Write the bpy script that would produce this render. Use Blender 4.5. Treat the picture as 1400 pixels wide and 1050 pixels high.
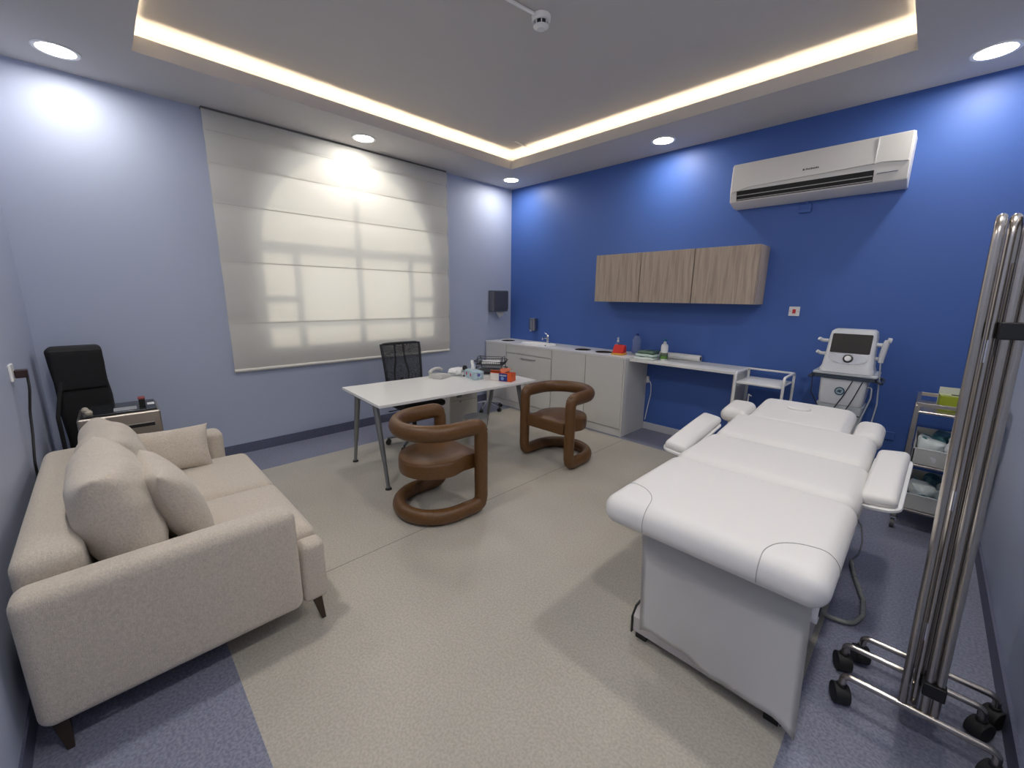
import bpy, bmesh, math, random
from mathutils import Vector, Matrix, noise
from math import pi, sin, cos, radians as R

for o in list(bpy.data.objects): bpy.data.objects.remove(o)
SC = bpy.context.scene
COL = SC.collection

# ---------------------------------------------------------------- camera
YAW, PITCH, ROLL = R(45.1159), R(12.0466), R(0.6703)
F_ = Vector((-sin(YAW)*cos(PITCH), cos(YAW)*cos(PITCH), -sin(PITCH)))
R_ = Vector((cos(YAW), sin(YAW), 0)); U_ = R_.cross(F_)
R2 = R_*cos(ROLL)+U_*sin(ROLL); U2 = -R_*sin(ROLL)+U_*cos(ROLL)
cam = bpy.data.cameras.new('camera'); camo = bpy.data.objects.new('camera', cam); COL.objects.link(camo)
m = Matrix((R2, U2, -F_)).transposed().to_4x4(); m.translation = Vector((4.6844, -4.6146, 1.5826))
camo.matrix_world = m
cam.sensor_width = 36; cam.lens = 560.13/1400*36; cam.clip_start = 0.02
SC.camera = camo

# ---------------------------------------------------------------- light and exposure
SC.view_settings.view_transform = 'Standard'; SC.view_settings.look = 'None'
SC.view_settings.gamma = 1; SC.view_settings.exposure = 0.72
SC.view_settings.use_curve_mapping = False
LAMP = 14.0          # emission of each downlight
LAMP_W = 4.3         # watts of each downlight beam in view
STRIP = 21.0         # emission of the cove strip
w = bpy.data.worlds.new('World'); SC.world = w; w.use_nodes = True
bg = w.node_tree.nodes['Background']; bg.inputs[0].default_value = (0.86, 0.92, 1, 1); bg.inputs[1].default_value = 0.8
sun = bpy.data.lights.new('sun', 'SUN'); sun.energy = 0.95; sun.angle = R(14); sun.color = (1, 0.93, 0.8)
suno = bpy.data.objects.new('sun', sun); COL.objects.link(suno)
suno.rotation_euler = Vector((1, 0.05, -0.28)).to_track_quat('-Z', 'Y').to_euler()

# ---------------------------------------------------------------- helpers
MATS = {}
def mat(name, col, rough=0.5, metal=0.0, bump=0, bscale=100, var=0, vscale=8, emis=0, alpha=None, spec=None, trans=0, ior=None, stretch=None, sheen=0, coat=0, detail=3):
    if name in MATS: return MATS[name]
    M = bpy.data.materials.new(name); M.use_nodes = True; nt = M.node_tree; N = nt.nodes; L = nt.links
    b = N['Principled BSDF']
    b.inputs['Base Color'].default_value = (*col, 1); b.inputs['Roughness'].default_value = rough; b.inputs['Metallic'].default_value = metal
    if spec is not None: b.inputs['Specular IOR Level'].default_value = spec
    if trans: b.inputs['Transmission Weight'].default_value = trans
    if ior: b.inputs['IOR'].default_value = ior
    if sheen: b.inputs['Sheen Weight'].default_value = sheen
    if coat: b.inputs['Coat Weight'].default_value = coat; b.inputs['Coat Roughness'].default_value = .1
    if alpha is not None: b.inputs['Alpha'].default_value = alpha
    if emis: b.inputs['Emission Color'].default_value = (*col, 1); b.inputs['Emission Strength'].default_value = emis
    tc = N.new('ShaderNodeTexCoord'); mp = N.new('ShaderNodeMapping'); L.new(tc.outputs['Object'], mp.inputs[0])
    if stretch: mp.inputs['Scale'].default_value = stretch
    if var:
        n = N.new('ShaderNodeTexNoise'); n.inputs['Scale'].default_value = vscale; n.inputs['Detail'].default_value = detail
        L.new(mp.outputs[0], n.inputs[0])
        r = N.new('ShaderNodeValToRGB'); r.color_ramp.elements[0].position = .3; r.color_ramp.elements[1].position = .7
        r.color_ramp.elements[0].color = (*[c*(1-var) for c in col], 1); r.color_ramp.elements[1].color = (*[min(1, c*(1+var)) for c in col], 1)
        L.new(n.outputs[0], r.inputs[0]); L.new(r.outputs[0], b.inputs['Base Color'])
    if bump:
        n2 = N.new('ShaderNodeTexNoise'); n2.inputs['Scale'].default_value = bscale; n2.inputs['Detail'].default_value = detail
        L.new(mp.outputs[0], n2.inputs[0])
        bp = N.new('ShaderNodeBump'); bp.inputs['Strength'].default_value = bump; bp.inputs['Distance'].default_value = .01
        L.new(n2.outputs[0], bp.inputs['Height']); L.new(bp.outputs[0], b.inputs['Normal'])
    MATS[name] = M; return M

def mk(name, bm, m, parent=None, smooth=True, bevel=0, seg=2, subsurf=0, angle=35):
    me = bpy.data.meshes.new(name)
    bmesh.ops.recalc_face_normals(bm, faces=bm.faces[:])
    bm.to_mesh(me); bm.free()
    for mm in (m if isinstance(m, (list, tuple)) else [m]): me.materials.append(mm)
    o = bpy.data.objects.new(name, me); COL.objects.link(o)
    if parent: o.parent = parent
    if smooth:
        for p in me.polygons: p.use_smooth = True
    if bevel:
        bv = o.modifiers.new('bevel', 'BEVEL'); bv.width = bevel; bv.segments = seg; bv.limit_method = 'ANGLE'; bv.angle_limit = R(40)
        bv.harden_normals = True
    if subsurf:
        s = o.modifiers.new('sub', 'SUBSURF'); s.levels = subsurf; s.render_levels = subsurf
    if smooth and not bevel:
        try: me.set_sharp_from_angle(angle=R(angle))
        except Exception: pass
    return o
def tag(o, label=None, cat=None, group=None, kind=None):
    if label: o['label'] = label
    if cat: o['category'] = cat
    if group: o['group'] = group
    if kind: o['kind'] = kind
    return o
def thing(name, label, cat, loc=(0, 0, 0), rz=0, group=None):
    o = bpy.data.objects.new(name, None); COL.objects.link(o); o.location = loc; o.rotation_euler = (0, 0, rz)
    o.empty_display_size = .05
    return tag(o, label, cat, group)
def copy_tree(o, parent=None):
    c = o.copy(); COL.objects.link(c); c.parent = parent
    for ch in list(o.children): copy_tree(ch, c)
    return c
def struct(name, bm, m, **k):
    return tag(mk(name, bm, m, smooth=k.pop('smooth', False), **k), kind='structure')

def NB(): return bmesh.new()
def box(bm, x0, x1, y0, y1, z0, z1, mi=0, M=None):
    vs = [bm.verts.new((x, y, z)) for x in (x0, x1) for y in (y0, y1) for z in (z0, z1)]
    if M is not None:
        for v in vs: v.co = M @ v.co
    for f in ((0, 1, 3, 2), (4, 6, 7, 5), (0, 4, 5, 1), (2, 3, 7, 6), (0, 2, 6, 4), (1, 5, 7, 3)):
        fc = bm.faces.new([vs[i] for i in f]); fc.material_index = mi
    return bm
def B(x0, x1, y0, y1, z0, z1): return box(NB(), x0, x1, y0, y1, z0, z1)
def lathe(bm, prof, c=(0, 0, 0), n=28, M=None, mi=0, a0=0, a1=2*pi):
    full = abs(a1-a0-2*pi) < 1e-6
    rings = []
    k = n if full else n+1
    for r, z in prof:
        if r < 1e-6: v = bm.verts.new((c[0], c[1], c[2]+z)); rings.append([v])
        else: rings.append([bm.verts.new((c[0]+r*cos(a0+(a1-a0)*i/n), c[1]+r*sin(a0+(a1-a0)*i/n), c[2]+z)) for i in range(k)])
    for a, b in zip(rings, rings[1:]):
        for i in range(n):
            j = (i+1) % k
            if len(a) == 1 and len(b) == 1: continue
            if len(a) == 1: f = bm.faces.new((a[0], b[i], b[j]))
            elif len(b) == 1: f = bm.faces.new((a[i], a[j], b[0]))
            else: f = bm.faces.new((a[i], a[j], b[j], b[i]))
            f.material_index = mi
    if M is not None:
        for rg in rings:
            for v in rg: v.co = M @ v.co
    return bm
def cyl(bm, p0, p1, r0, r1=None, n=16, mi=0):
    if r1 is None: r1 = r0
    p0 = Vector(p0); p1 = Vector(p1); d = p1-p0
    M = Matrix.Translation(p0) @ d.to_track_quat('Z', 'Y').to_matrix().to_4x4()
    return lathe(bm, [(0, 0), (r0, 0), (r1, d.length), (0, d.length)], n=n, M=M, mi=mi)
def fillet(pts, r, n=6, closed=False):
    P = [Vector(p) for p in pts]; out = []
    N = len(P)
    for i in range(N):
        if not closed and i in (0, N-1): out.append(P[i]); continue
        a, b, c = P[i-1], P[i], P[(i+1) % N]
        d1 = (a-b); d2 = (c-b); l1, l2 = d1.length, d2.length
        if l1 < 1e-6 or l2 < 1e-6: continue
        d1.normalize(); d2.normalize(); ang = d1.angle(d2)
        if ang > pi-.02: out.append(b); continue
        t = min(r/math.tan(ang/2), l1*.49, l2*.49)
        p, q = b+d1*t, b+d2*t
        for k in range(n+1):
            s = k/n; out.append((1-s)**2*p+2*s*(1-s)*b+s*s*q)
    return out
def tube(bm, pts, r, n=12, closed=False, cap=True, sec=None, mi=0, up=None):
    """sweep a round (or sec(i)->(rx,ry)) profile along pts"""
    P = [Vector(p) for p in pts]; N = len(P)
    T = []
    for i in range(N):
        a = P[i-1] if (i or closed) else P[i]; b = P[(i+1) % N] if (i < N-1 or closed) else P[i]
        t = (b-a); T.append(t.normalized() if t.length > 1e-9 else Vector((0, 0, 1)))
    u = Vector(up) if up else (Vector((0, 0, 1)) if abs(T[0].z) < .9 else Vector((1, 0, 0)))
    rings = []
    u = (u-T[0]*u.dot(T[0])).normalized()
    U = [u]
    for i in range(1, N):
        u = U[-1].copy(); q = T[i-1].rotation_difference(T[i]); u.rotate(q); u = (u-T[i]*u.dot(T[i])).normalized(); U.append(u)
    tw = 0
    if closed:
        u2 = U[-1].copy(); u2.rotate(T[-1].rotation_difference(T[0])); v0 = T[0].cross(U[0]); tw = math.atan2(u2.dot(v0), u2.dot(U[0]))
    for i in range(N):
        a = -tw*i/N; u = U[i]; v = T[i].cross(u)
        u, v = u*cos(a)+v*sin(a), -u*sin(a)+v*cos(a)
        rx = ry = r if not callable(r) else r(i/(N-1))
        if sec: rx, ry = sec(P[i], u)
        rings.append([bm.verts.new(P[i]+u*rx*cos(2*pi*k/n)+v*ry*sin(2*pi*k/n)) for k in range(n)])
    for i in range(N if closed else N-1):
        a, b = rings[i], rings[(i+1) % N]
        for k in range(n):
            f = bm.faces.new((a[k], a[(k+1) % n], b[(k+1) % n], b[k])); f.material_index = mi
    if not closed and cap:
        for rg in (rings[0], rings[-1]):
            f = bm.faces.new(rg); f.material_index = mi
    return bm
def prism(bm, poly, z0, z1, M=None, mi=0, axis='z'):
    def P(a, b, c):
        return {'z': (a, b, c), 'y': (a, c, b), 'x': (c, a, b)}[axis]
    lo = [bm.verts.new(P(x, y, z0)) for x, y in poly]; hi = [bm.verts.new(P(x, y, z1)) for x, y in poly]
    if M is not None:
        for v in lo+hi: v.co = M @ v.co
    n = len(poly)
    fs = [bm.faces.new(lo), bm.faces.new(hi)]+[bm.faces.new((lo[i], lo[(i+1) % n], hi[(i+1) % n], hi[i])) for i in range(n)]
    for f in fs: f.material_index = mi
    return bm
def rrect(x0, x1, y0, y1, r, n=6):
    out = []
    for cx, cy, a in ((x1-r, y1-r, 0), (x0+r, y1-r, 90), (x0+r, y0+r, 180), (x1-r, y0+r, 270)):
        for k in range(n+1):
            t = R(a+90*k/n); out.append((cx+r*cos(t), cy+r*sin(t)))
    return out
def pillow(w, h, t, n=26, e=2.6, pinch=.12, seed=0, wr=.012, bulge=1.0, ex=2.2):
    """knife-edge cushion in local XZ plane (w wide, h high), thickness along y; base at z=0"""
    bm = NB(); top = {}; bot = {}
    rnd = random.Random(seed); off = Vector((rnd.random()*9, rnd.random()*9, rnd.random()*9))
    for i in range(n+1):
        for j in range(n+1):
            u = -1+2*i/n; v = -1+2*j/n
            u = math.copysign(1-(1-abs(u))**1.35, u); v = math.copysign(1-(1-abs(v))**1.35, v)
            edge = (1-abs(u)**ex)*(1-abs(v)**ex); th = max(0, edge)**(1/e)
            x = u*w/2*(1-pinch*(1-v*v)*abs(u)**3*.6); z = v*h/2*(1-pinch*(1-u*u)*abs(v)**3*.6)
            nz = noise.noise(Vector((x*5, z*5, 0))+off)*wr*min(1, th*2)
            rad = noise.noise(Vector((math.atan2(v, u)*3, 2, 1))+off)*wr*1.3*(max(abs(u), abs(v))**3)*min(1, th*3)
            y = t/2*th
            co = Vector((x, y+nz+rad, z+h/2)); co2 = Vector((x, -y+nz-rad, z+h/2))
            if i in (0, n) or j in (0, n):
                vtx = bm.verts.new((x, nz, z+h/2)); top[i, j] = bot[i, j] = vtx
            else:
                top[i, j] = bm.verts.new(co); bot[i, j] = bm.verts.new(co2)
    for i in range(n):
        for j in range(n):
            for d in (top, bot):
                f = [d[i, j], d[i+1, j], d[i+1, j+1], d[i, j+1]]
                try: bm.faces.new(f)
                except ValueError: pass
    return bm
def softbox(x0, x1, y0, y1, z0, z1, r, seg=5, puff=0, n=10, top_only=True):
    """box with strongly rounded edges and a puffed top"""
    bm = NB()
    cx, cy, cz = (x0+x1)/2, (y0+y1)/2, (z0+z1)/2; hx, hy, hz = (x1-x0)/2, (y1-y0)/2, (z1-z0)/2
    def ax(h):
        pts = [-h+r*(1-cos(pi/2*k/seg)) for k in range(seg+1)]
        mid = [(-h+r)+(2*h-2*r)*k/n for k in range(1, n)] if h > r*1.01 else []
        return pts+mid+[-p for p in reversed(pts)]
    def proj(p):
        q = Vector([max(-h+r, min(h-r, c)) for c, h in zip(p, (hx, hy, hz))]); d = Vector(p)-q
        if d.length > 1e-9: d = d.normalized()*r
        s = q+d
        u = 1-abs(s.x/hx)**2.5; v = 1-abs(s.y/hy)**2.5
        if s.z > 0: s.z += puff*max(0, u)**.6*max(0, v)**.6
        elif not top_only: s.z -= puff*max(0, u)*max(0, v)
        return s+Vector((cx, cy, cz))
    A, Bx, Cz = ax(hx), ax(hy), ax(hz); cache = {}
    def V(a, b, c):
        k = (a, b, c)
        if k not in cache: cache[k] = bm.verts.new(proj((A[a], Bx[b], Cz[c])))
        return cache[k]
    na, nb, nc = len(A)-1, len(Bx)-1, len(Cz)-1
    for a in range(na):
        for b in range(nb):
            for c in (0, nc): bm.faces.new((V(a, b, c), V(a+1, b, c), V(a+1, b+1, c), V(a, b+1, c)))
    for a in range(na):
        for c in range(nc):
            for b in (0, nb): bm.faces.new((V(a, b, c), V(a+1, b, c), V(a+1, b, c+1), V(a, b, c+1)))
    for b in range(nb):
        for c in range(nc):
            for a in (0, na): bm.faces.new((V(a, b, c), V(a, b+1, c), V(a, b+1, c+1), V(a, b, c+1)))
    return bm
def xf(bm, M):
    bmesh.ops.transform(bm, matrix=M, verts=bm.verts[:]); return bm
def T(x, y, z): return Matrix.Translation((x, y, z))
def RX(a): return Matrix.Rotation(R(a), 4, 'X')
def RY(a): return Matrix.Rotation(R(a), 4, 'Y')
def RZ(a): return Matrix.Rotation(R(a), 4, 'Z')

# ---------------------------------------------------------------- materials
M_ceil = mat('ceiling_paint', (.56, .54, .53), .9)
M_wall_l = mat('pale_blue_paint', (.43, .48, .62), .55, bump=.05, bscale=160)
M_wall_b = mat('royal_blue_paint', (.055, .13, .42), .5, bump=.05, bscale=160)
M_skirt = mat('blue_grey_skirting', (.115, .125, .19), .5, var=.25, vscale=160)
M_white = mat('white_laminate', (.80, .80, .78), .35)
M_white2 = mat('white_plastic', (.82, .82, .81), .35)
M_dark = mat('dark_gap', (.02, .02, .02), .8)
M_chrome = mat('chrome', (.8, .8, .82), .12, 1)
M_steel = mat('stainless_tube', (.50, .46, .42), .26, 1)
M_steel2 = mat('brushed_steel', (.50, .455, .40), .36, 1, bump=.12, bscale=60, stretch=(1, 1, 20))
M_black = mat('black_plastic', (.012, .012, .013), .4)
M_rubber = mat('black_rubber', (.015, .015, .016), .6)
M_linen = mat('cream_linen', (.55, .485, .405), .92, bump=.35, bscale=330, var=.12, vscale=150, stretch=(1, 1, .7), sheen=.3)
M_leather = mat('tan_leather', (.125, .056, .016), .36, bump=.15, bscale=220, var=.16, vscale=70)
M_vinyl = mat('white_vinyl', (.77, .755, .74), .5, bump=.06, bscale=300)
M_silver = mat('silver_grey_metal', (.27, .28, .29), .35, .8)
M_walnut = mat('dark_walnut', (.035, .020, .012), .4)

def floor_mat(name, c1, c2, seam=None):
    M = bpy.data.materials.new(name); M.use_nodes = True; nt = M.node_tree; N = nt.nodes; L = nt.links
    b = N['Principled BSDF']; b.inputs['Roughness'].default_value = .42
    tc = N.new('ShaderNodeTexCoord')
    n = N.new('ShaderNodeTexNoise'); n.inputs['Scale'].default_value = 95; n.inputs['Detail'].default_value = 4; L.new(tc.outputs['Object'], n.inputs[0])
    r = N.new('ShaderNodeValToRGB'); r.color_ramp.elements[0].position = .38; r.color_ramp.elements[1].position = .62
    r.color_ramp.elements[0].color = (*c1, 1); r.color_ramp.elements[1].color = (*c2, 1); L.new(n.outputs[0], r.inputs[0])
    n2 = N.new('ShaderNodeTexNoise'); n2.inputs['Scale'].default_value = 1.3; n2.inputs['Detail'].default_value = 5; L.new(tc.outputs['Object'], n2.inputs[0])
    r2 = N.new('ShaderNodeValToRGB'); r2.color_ramp.elements[0].position = .35; r2.color_ramp.elements[1].position = .65
    r2.color_ramp.elements[0].color = (.93, .93, .93, 1); r2.color_ramp.elements[1].color = (1.03, 1.03, 1.03, 1); L.new(n2.outputs[0], r2.inputs[0])
    mx = N.new('ShaderNodeMix'); mx.data_type = 'RGBA'; mx.blend_type = 'MULTIPLY'; mx.inputs[0].default_value = 1
    L.new(r.outputs[0], mx.inputs[6]); L.new(r2.outputs[0], mx.inputs[7]); out = mx.outputs[2]
    if seam is not None:
        s = N.new('ShaderNodeSeparateXYZ'); L.new(tc.outputs['Object'], s.inputs[0])
        a = N.new('ShaderNodeMath'); a.operation = 'SUBTRACT'; a.inputs[1].default_value = seam; L.new(s.outputs[0], a.inputs[0])
        ab = N.new('ShaderNodeMath'); ab.operation = 'ABSOLUTE'; L.new(a.outputs[0], ab.inputs[0])
        lt = N.new('ShaderNodeMath'); lt.operation = 'LESS_THAN'; lt.inputs[1].default_value = .0028; L.new(ab.outputs[0], lt.inputs[0])
        m2 = N.new('ShaderNodeMix'); m2.data_type = 'RGBA'; L.new(lt.outputs[0], m2.inputs[0]); L.new(out, m2.inputs[6]); m2.inputs[7].default_value = (.16, .15, .13, 1)
        out = m2.outputs[2]
    L.new(out, b.inputs['Base Color'])
    return M
M_beige = floor_mat('beige_vinyl_floor', (.40, .375, .32), (.49, .46, .40), seam=2.44)
M_bluef = floor_mat('blue_grey_vinyl_floor', (.17, .18, .25), (.27, .285, .37))

def wood_mat():
    M = bpy.data.materials.new('light_oak'); M.use_nodes = True; nt = M.node_tree; N = nt.nodes; L = nt.links
    b = N['Principled BSDF']; b.inputs['Roughness'].default_value = .5
    tc = N.new('ShaderNodeTexCoord'); mp = N.new('ShaderNodeMapping'); mp.inputs['Scale'].default_value = (1, 1, .05); L.new(tc.outputs['Object'], mp.inputs[0])
    n = N.new('ShaderNodeTexNoise'); n.inputs['Scale'].default_value = 48; n.inputs['Detail'].default_value = 7; n.inputs['Distortion'].default_value = .6; L.new(mp.outputs[0], n.inputs[0])
    r = N.new('ShaderNodeValToRGB')
    r.color_ramp.elements[0].position = .34; r.color_ramp.elements[0].color = (.36, .285, .225, 1)
    r.color_ramp.elements[1].position = .66; r.color_ramp.elements[1].color = (.50, .415, .335, 1)
    e = r.color_ramp.elements.new(.48); e.color = (.44, .355, .28, 1)
    L.new(n.outputs[0], r.inputs[0]); L.new(r.outputs[0], b.inputs['Base Color'])
    return M
M_oak = wood_mat()
def emit_mat(name, col, s):
    M = bpy.data.materials.new(name); M.use_nodes = True; nt = M.node_tree; nt.nodes.clear()
    e = nt.nodes.new('ShaderNodeEmission'); e.inputs[0].default_value = (*col, 1); e.inputs[1].default_value = s
    o = nt.nodes.new('ShaderNodeOutputMaterial'); nt.links.new(e.outputs[0], o.inputs[0]); return M
def blind_mat():
    M = bpy.data.materials.new('translucent_blind_fabric'); M.use_nodes = True; nt = M.node_tree; N = nt.nodes; L = nt.links; N.clear()
    o = N.new('ShaderNodeOutputMaterial'); mx = N.new('ShaderNodeMixShader'); mx.inputs[0].default_value = .42
    d = N.new('ShaderNodeBsdfDiffuse'); t = N.new('ShaderNodeBsdfTranslucent')
    d.inputs[0].default_value = (.84, .82, .76, 1); t.inputs[0].default_value = (.86, .80, .68, 1)
    tc = N.new('ShaderNodeTexCoord'); n = N.new('ShaderNodeTexNoise'); n.inputs['Scale'].default_value = 300; L.new(tc.outputs['Object'], n.inputs[0])
    bp = N.new('ShaderNodeBump'); bp.inputs['Strength'].default_value = .15; bp.inputs['Distance'].default_value = .005; L.new(n.outputs[0], bp.inputs['Height']); L.new(bp.outputs[0], d.inputs['Normal'])
    L.new(d.outputs[0], mx.inputs[1]); L.new(t.outputs[0], mx.inputs[2]); L.new(mx.outputs[0], o.inputs[0]); return M
M_blind = blind_mat()
def pane_mat(name='window_glass', tint=(1, 1, 1), g=.08):
    M = bpy.data.materials.new(name); M.use_nodes = True; nt = M.node_tree; N = nt.nodes; L = nt.links; N.clear()
    o = N.new('ShaderNodeOutputMaterial'); mx = N.new('ShaderNodeMixShader'); mx.inputs[0].default_value = g
    t = N.new('ShaderNodeBsdfTransparent'); t.inputs[0].default_value = (*tint, 1); gl = N.new('ShaderNodeBsdfGlossy'); gl.inputs['Roughness'].default_value = .03
    L.new(t.outputs[0], mx.inputs[1]); L.new(gl.outputs[0], mx.inputs[2]); L.new(mx.outputs[0], o.inputs[0]); return M
M_pane = pane_mat()

# ================================================================ ROOM
LX, LY, H = 5.13, -5.0, 3.135
HC = 3.33
# floor: beige field with a blue-grey border, one sheet
bm = NB()
xs = [0, .59, 4.545, LX]; ys = [LY, -4.41, -.565, 0]
gv = {(i, j): bm.verts.new((xs[i], ys[j], 0)) for i in range(4) for j in range(4)}
for i in range(3):
    for j in range(3):
        f = bm.faces.new((gv[i, j], gv[i+1, j], gv[i+1, j+1], gv[i, j+1])); f.material_index = 0 if (i, j) == (1, 1) else 1
box(bm, 0, LX, LY, 0, -.1, -.002, mi=1)
struct('floor', bm, [M_beige, M_bluef])
# walls
WT = .2
AY, AZ, AR, SILL = -2.47, 2.08, 1.01, 1.06
bm = NB()
def wall_hole():
    top = 3.45
    y0, y1 = AY-AR, AY+AR
    loops = []
    n = 32
    arc = [(AY-AR*cos(pi*k/n), AZ+AR*sin(pi*k/n)) for k in range(n+1)]
    def quadset(x):
        q = lambda *p: bm.faces.new([bm.verts.new((x, a, b)) for a, b in p])
        q((LY-WT, 0), (y0, 0), (y0, top), (LY-WT, top)); q((y1, 0), (WT, 0), (WT, top), (y1, top))
        q((y0, 0), (y1, 0), (y1, SILL), (y0, SILL))
        for a, b in zip(arc, arc[1:]): q((a[0], a[1]), (b[0], b[1]), (b[0], top), (a[0], top))
    quadset(0); quadset(-WT)
    rim = [(y0, SILL)]+arc+[(y1, SILL)]
    for a, b in zip(rim, rim[1:]+rim[:1]):
        bm.faces.new([bm.verts.new(p) for p in ((0, *a), (-WT, *a), (-WT, *b), (0, *b))])
    for a, b in (((LY-WT, 0), (WT, 0)), ((WT, 0), (WT, top)), ((WT, top), (LY-WT, top)), ((LY-WT, top), (LY-WT, 0))):
        bm.faces.new([bm.verts.new(p) for p in ((0, *a), (-WT, *a), (-WT, *b), (0, *b))])
wall_hole(); bmesh.ops.remove_doubles(bm, verts=bm.verts[:], dist=1e-4)
struct('wall_window', bm, M_wall_l)
struct('wall_back', B(0, LX+WT, 0, WT, 0, 3.45), M_wall_b)
struct('wall_left', B(0, LX+WT, LY-WT, LY, 0, 3.45), M_wall_l)
struct('wall_right', B(LX, LX+WT, LY, 0, 0, 3.45), M_wall_l)
# ceiling: soffit ring, lip, cove and raised centre in one mesh
bm = NB()
tx0, tx1, ty0, ty1 = .715, 4.368, -4.228, -.715
def ring(levels):
    prev = None
    for (e, z) in levels:          # e = offset outward from the opening
        cur = [bm.verts.new((x, y, z)) for x, y in ((tx0-e, ty0-e), (tx1+e, ty0-e), (tx1+e, ty1+e), (tx0-e, ty1+e))]
        if prev:
            for i in range(4): bm.faces.new((prev[i], prev[(i+1) % 4], cur[(i+1) % 4], cur[i]))
        prev = cur
    return prev
outer = [bm.verts.new(p) for p in ((0, LY, H), (LX, LY, H), (LX, 0, H), (0, 0, H))]
cur = [bm.verts.new((x, y, H)) for x, y in ((tx0, ty0), (tx1, ty0), (tx1, ty1), (tx0, ty1))]
for i in range(4): bm.faces.new((outer[i], outer[(i+1) % 4], cur[(i+1) % 4], cur[i]))
last = ring([(0, H), (0, H+.1), (.015, H+.1), (.015, H+.03), (.17, H+.03), (.17, HC)])
bm.faces.new(last)
bmesh.ops.remove_doubles(bm, verts=bm.verts[:], dist=1e-5)
box(bm, -.0, LX, LY, 0, 3.40, 3.45)
struct('ceiling', bm, M_ceil)
# baseboards
struct('baseboard_window', B(0, .008, LY+.005, 0-.005, 0, .1), M_skirt)
struct('baseboard_left', B(.01, LX-.01, LY, LY+.008, 0, .1), M_skirt)
struct('baseboard_right', B(LX-.012, LX, LY+.01, -.01, 0, .1), M_skirt)
struct('baseboard_back', B(2.375, LX-.013, -.015, 0, 0, .085), mat('grey_white_skirting', (.55, .56, .6), .5), bevel=.003)
# window behind the blind
wn = bpy.data.objects.new('window_1', None); COL.objects.link(wn); wn['kind'] = 'structure'; wn.location = (0, AY, 0)
M_frame = mat('white_window_frame', (.6, .6, .6), .5)
bm = NB(); x0, x1 = -.16, -.11; fw = .045
def bar(y0, y1, z0, z1): box(bm, x0, x1, y0, y1, z0, z1)
bar(-AR, -AR+fw, SILL, AZ); bar(AR-fw, AR, SILL, AZ); bar(-AR, AR, SILL, SILL+fw)
bar(-AR, AR, AZ-.04, AZ+.05); bar(-.035, .035, SILL, AZ+AR-.01)
for s in (-1, 1):
    bar(s*.66-.035, s*.66+.035, SILL, AZ)
    a, b = sorted((s*.66, s*AR)); bar(a, b, 1.56, 1.615)
bar(-AR, AR, 1.30, 1.35)
n = 40
for k in range(n):
    a, b = pi*k/n, pi*(k+1)/n
    prism(bm, [(AR*cos(a), AZ+AR*sin(a)), (AR*cos(b), AZ+AR*sin(b)), ((AR-fw)*cos(b), AZ+(AR-fw)*sin(b)), ((AR-fw)*cos(a), AZ+(AR-fw)*sin(a))], x0, x1, axis='x')
mk('window_frame', bm, M_frame, wn, smooth=False)
bm = NB()
bm.faces.new([bm.verts.new((-.135, y, z)) for y, z in [(AR-.01, SILL+.01)]+[((AR-.01)*cos(pi*k/24), AZ+(AR-.01)*sin(pi*k/24)) for k in range(25)]+[(-AR+.01, SILL+.01)]])
mk('window_pane', bm, M_pane, wn, smooth=False)

# ---------------------------------------------------------------- roman blind
bl = thing('roman_blind', 'large cream fabric roman blind with horizontal seams over the arched window', 'blind', (.03, -2.5, .83))
by0, by1 = -1.27, 1.265
seams = [1.30, 1.87, 2.37, 2.70, 2.96]
bm = NB(); zs = []; zb = .83
allz = [.855]+seams+[H-.012]
prof = []
for a, b in zip(allz, allz[1:]):
    for k in range(9):
        t = k/9; prof.append((a+(b-a)*t, .016*math.sin(pi*t)**.6 if 0 < t < 1 else 0, k == 0))
prof.append((allz[-1], 0, False))
ny = 30; grid = []
for z, d, _ in prof:
    row = []
    for j in range(ny+1):
        y = by0+(by1-by0)*j/ny
        wv = .004*noise.noise(Vector((y*2.2, z*2, 3)))
        row.append(bm.verts.new((.02+d+wv*(1 if d else .2), y, z-zb)))
    grid.append(row)
for a, b in zip(grid, grid[1:]):
    for j in range(ny): bm.faces.new((a[j], a[j+1], b[j+1], b[j]))
f = mk('blind_fabric', bm, M_blind, bl, angle=60)
for z in seams:   # batten pocket at each seam
    bm = NB(); tube(bm, [(.016, by0+.02, z-zb), (.016, by1-.02, z-zb)], .0045, 8); mk('batten', bm, mat('batten_grey', (.42, .40, .36), .7), bl)
bm = NB(); tube(bm, [(.02, by0, .018), (.02, by1, .018)], .016, 12); mk('bottom_rail', bm, mat('cream_hem', (.72, .70, .64), .7), bl)
mk('headrail', B(-.02, .03, by0, by1, H-zb-.016, H-zb-.002), mat('grey_rail', (.16, .15, .14), .6), bl)
bm = NB(); tube(bm, [(.01, by1+.02, H-zb-.02), (.012, by1+.02, .6), (.01, by1+.025, .05), (.012, by1+.03, .6), (.01, by1+.03, H-zb-.02)], .002, 6); mk('pull_cord', bm, M_white2, bl)

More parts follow.
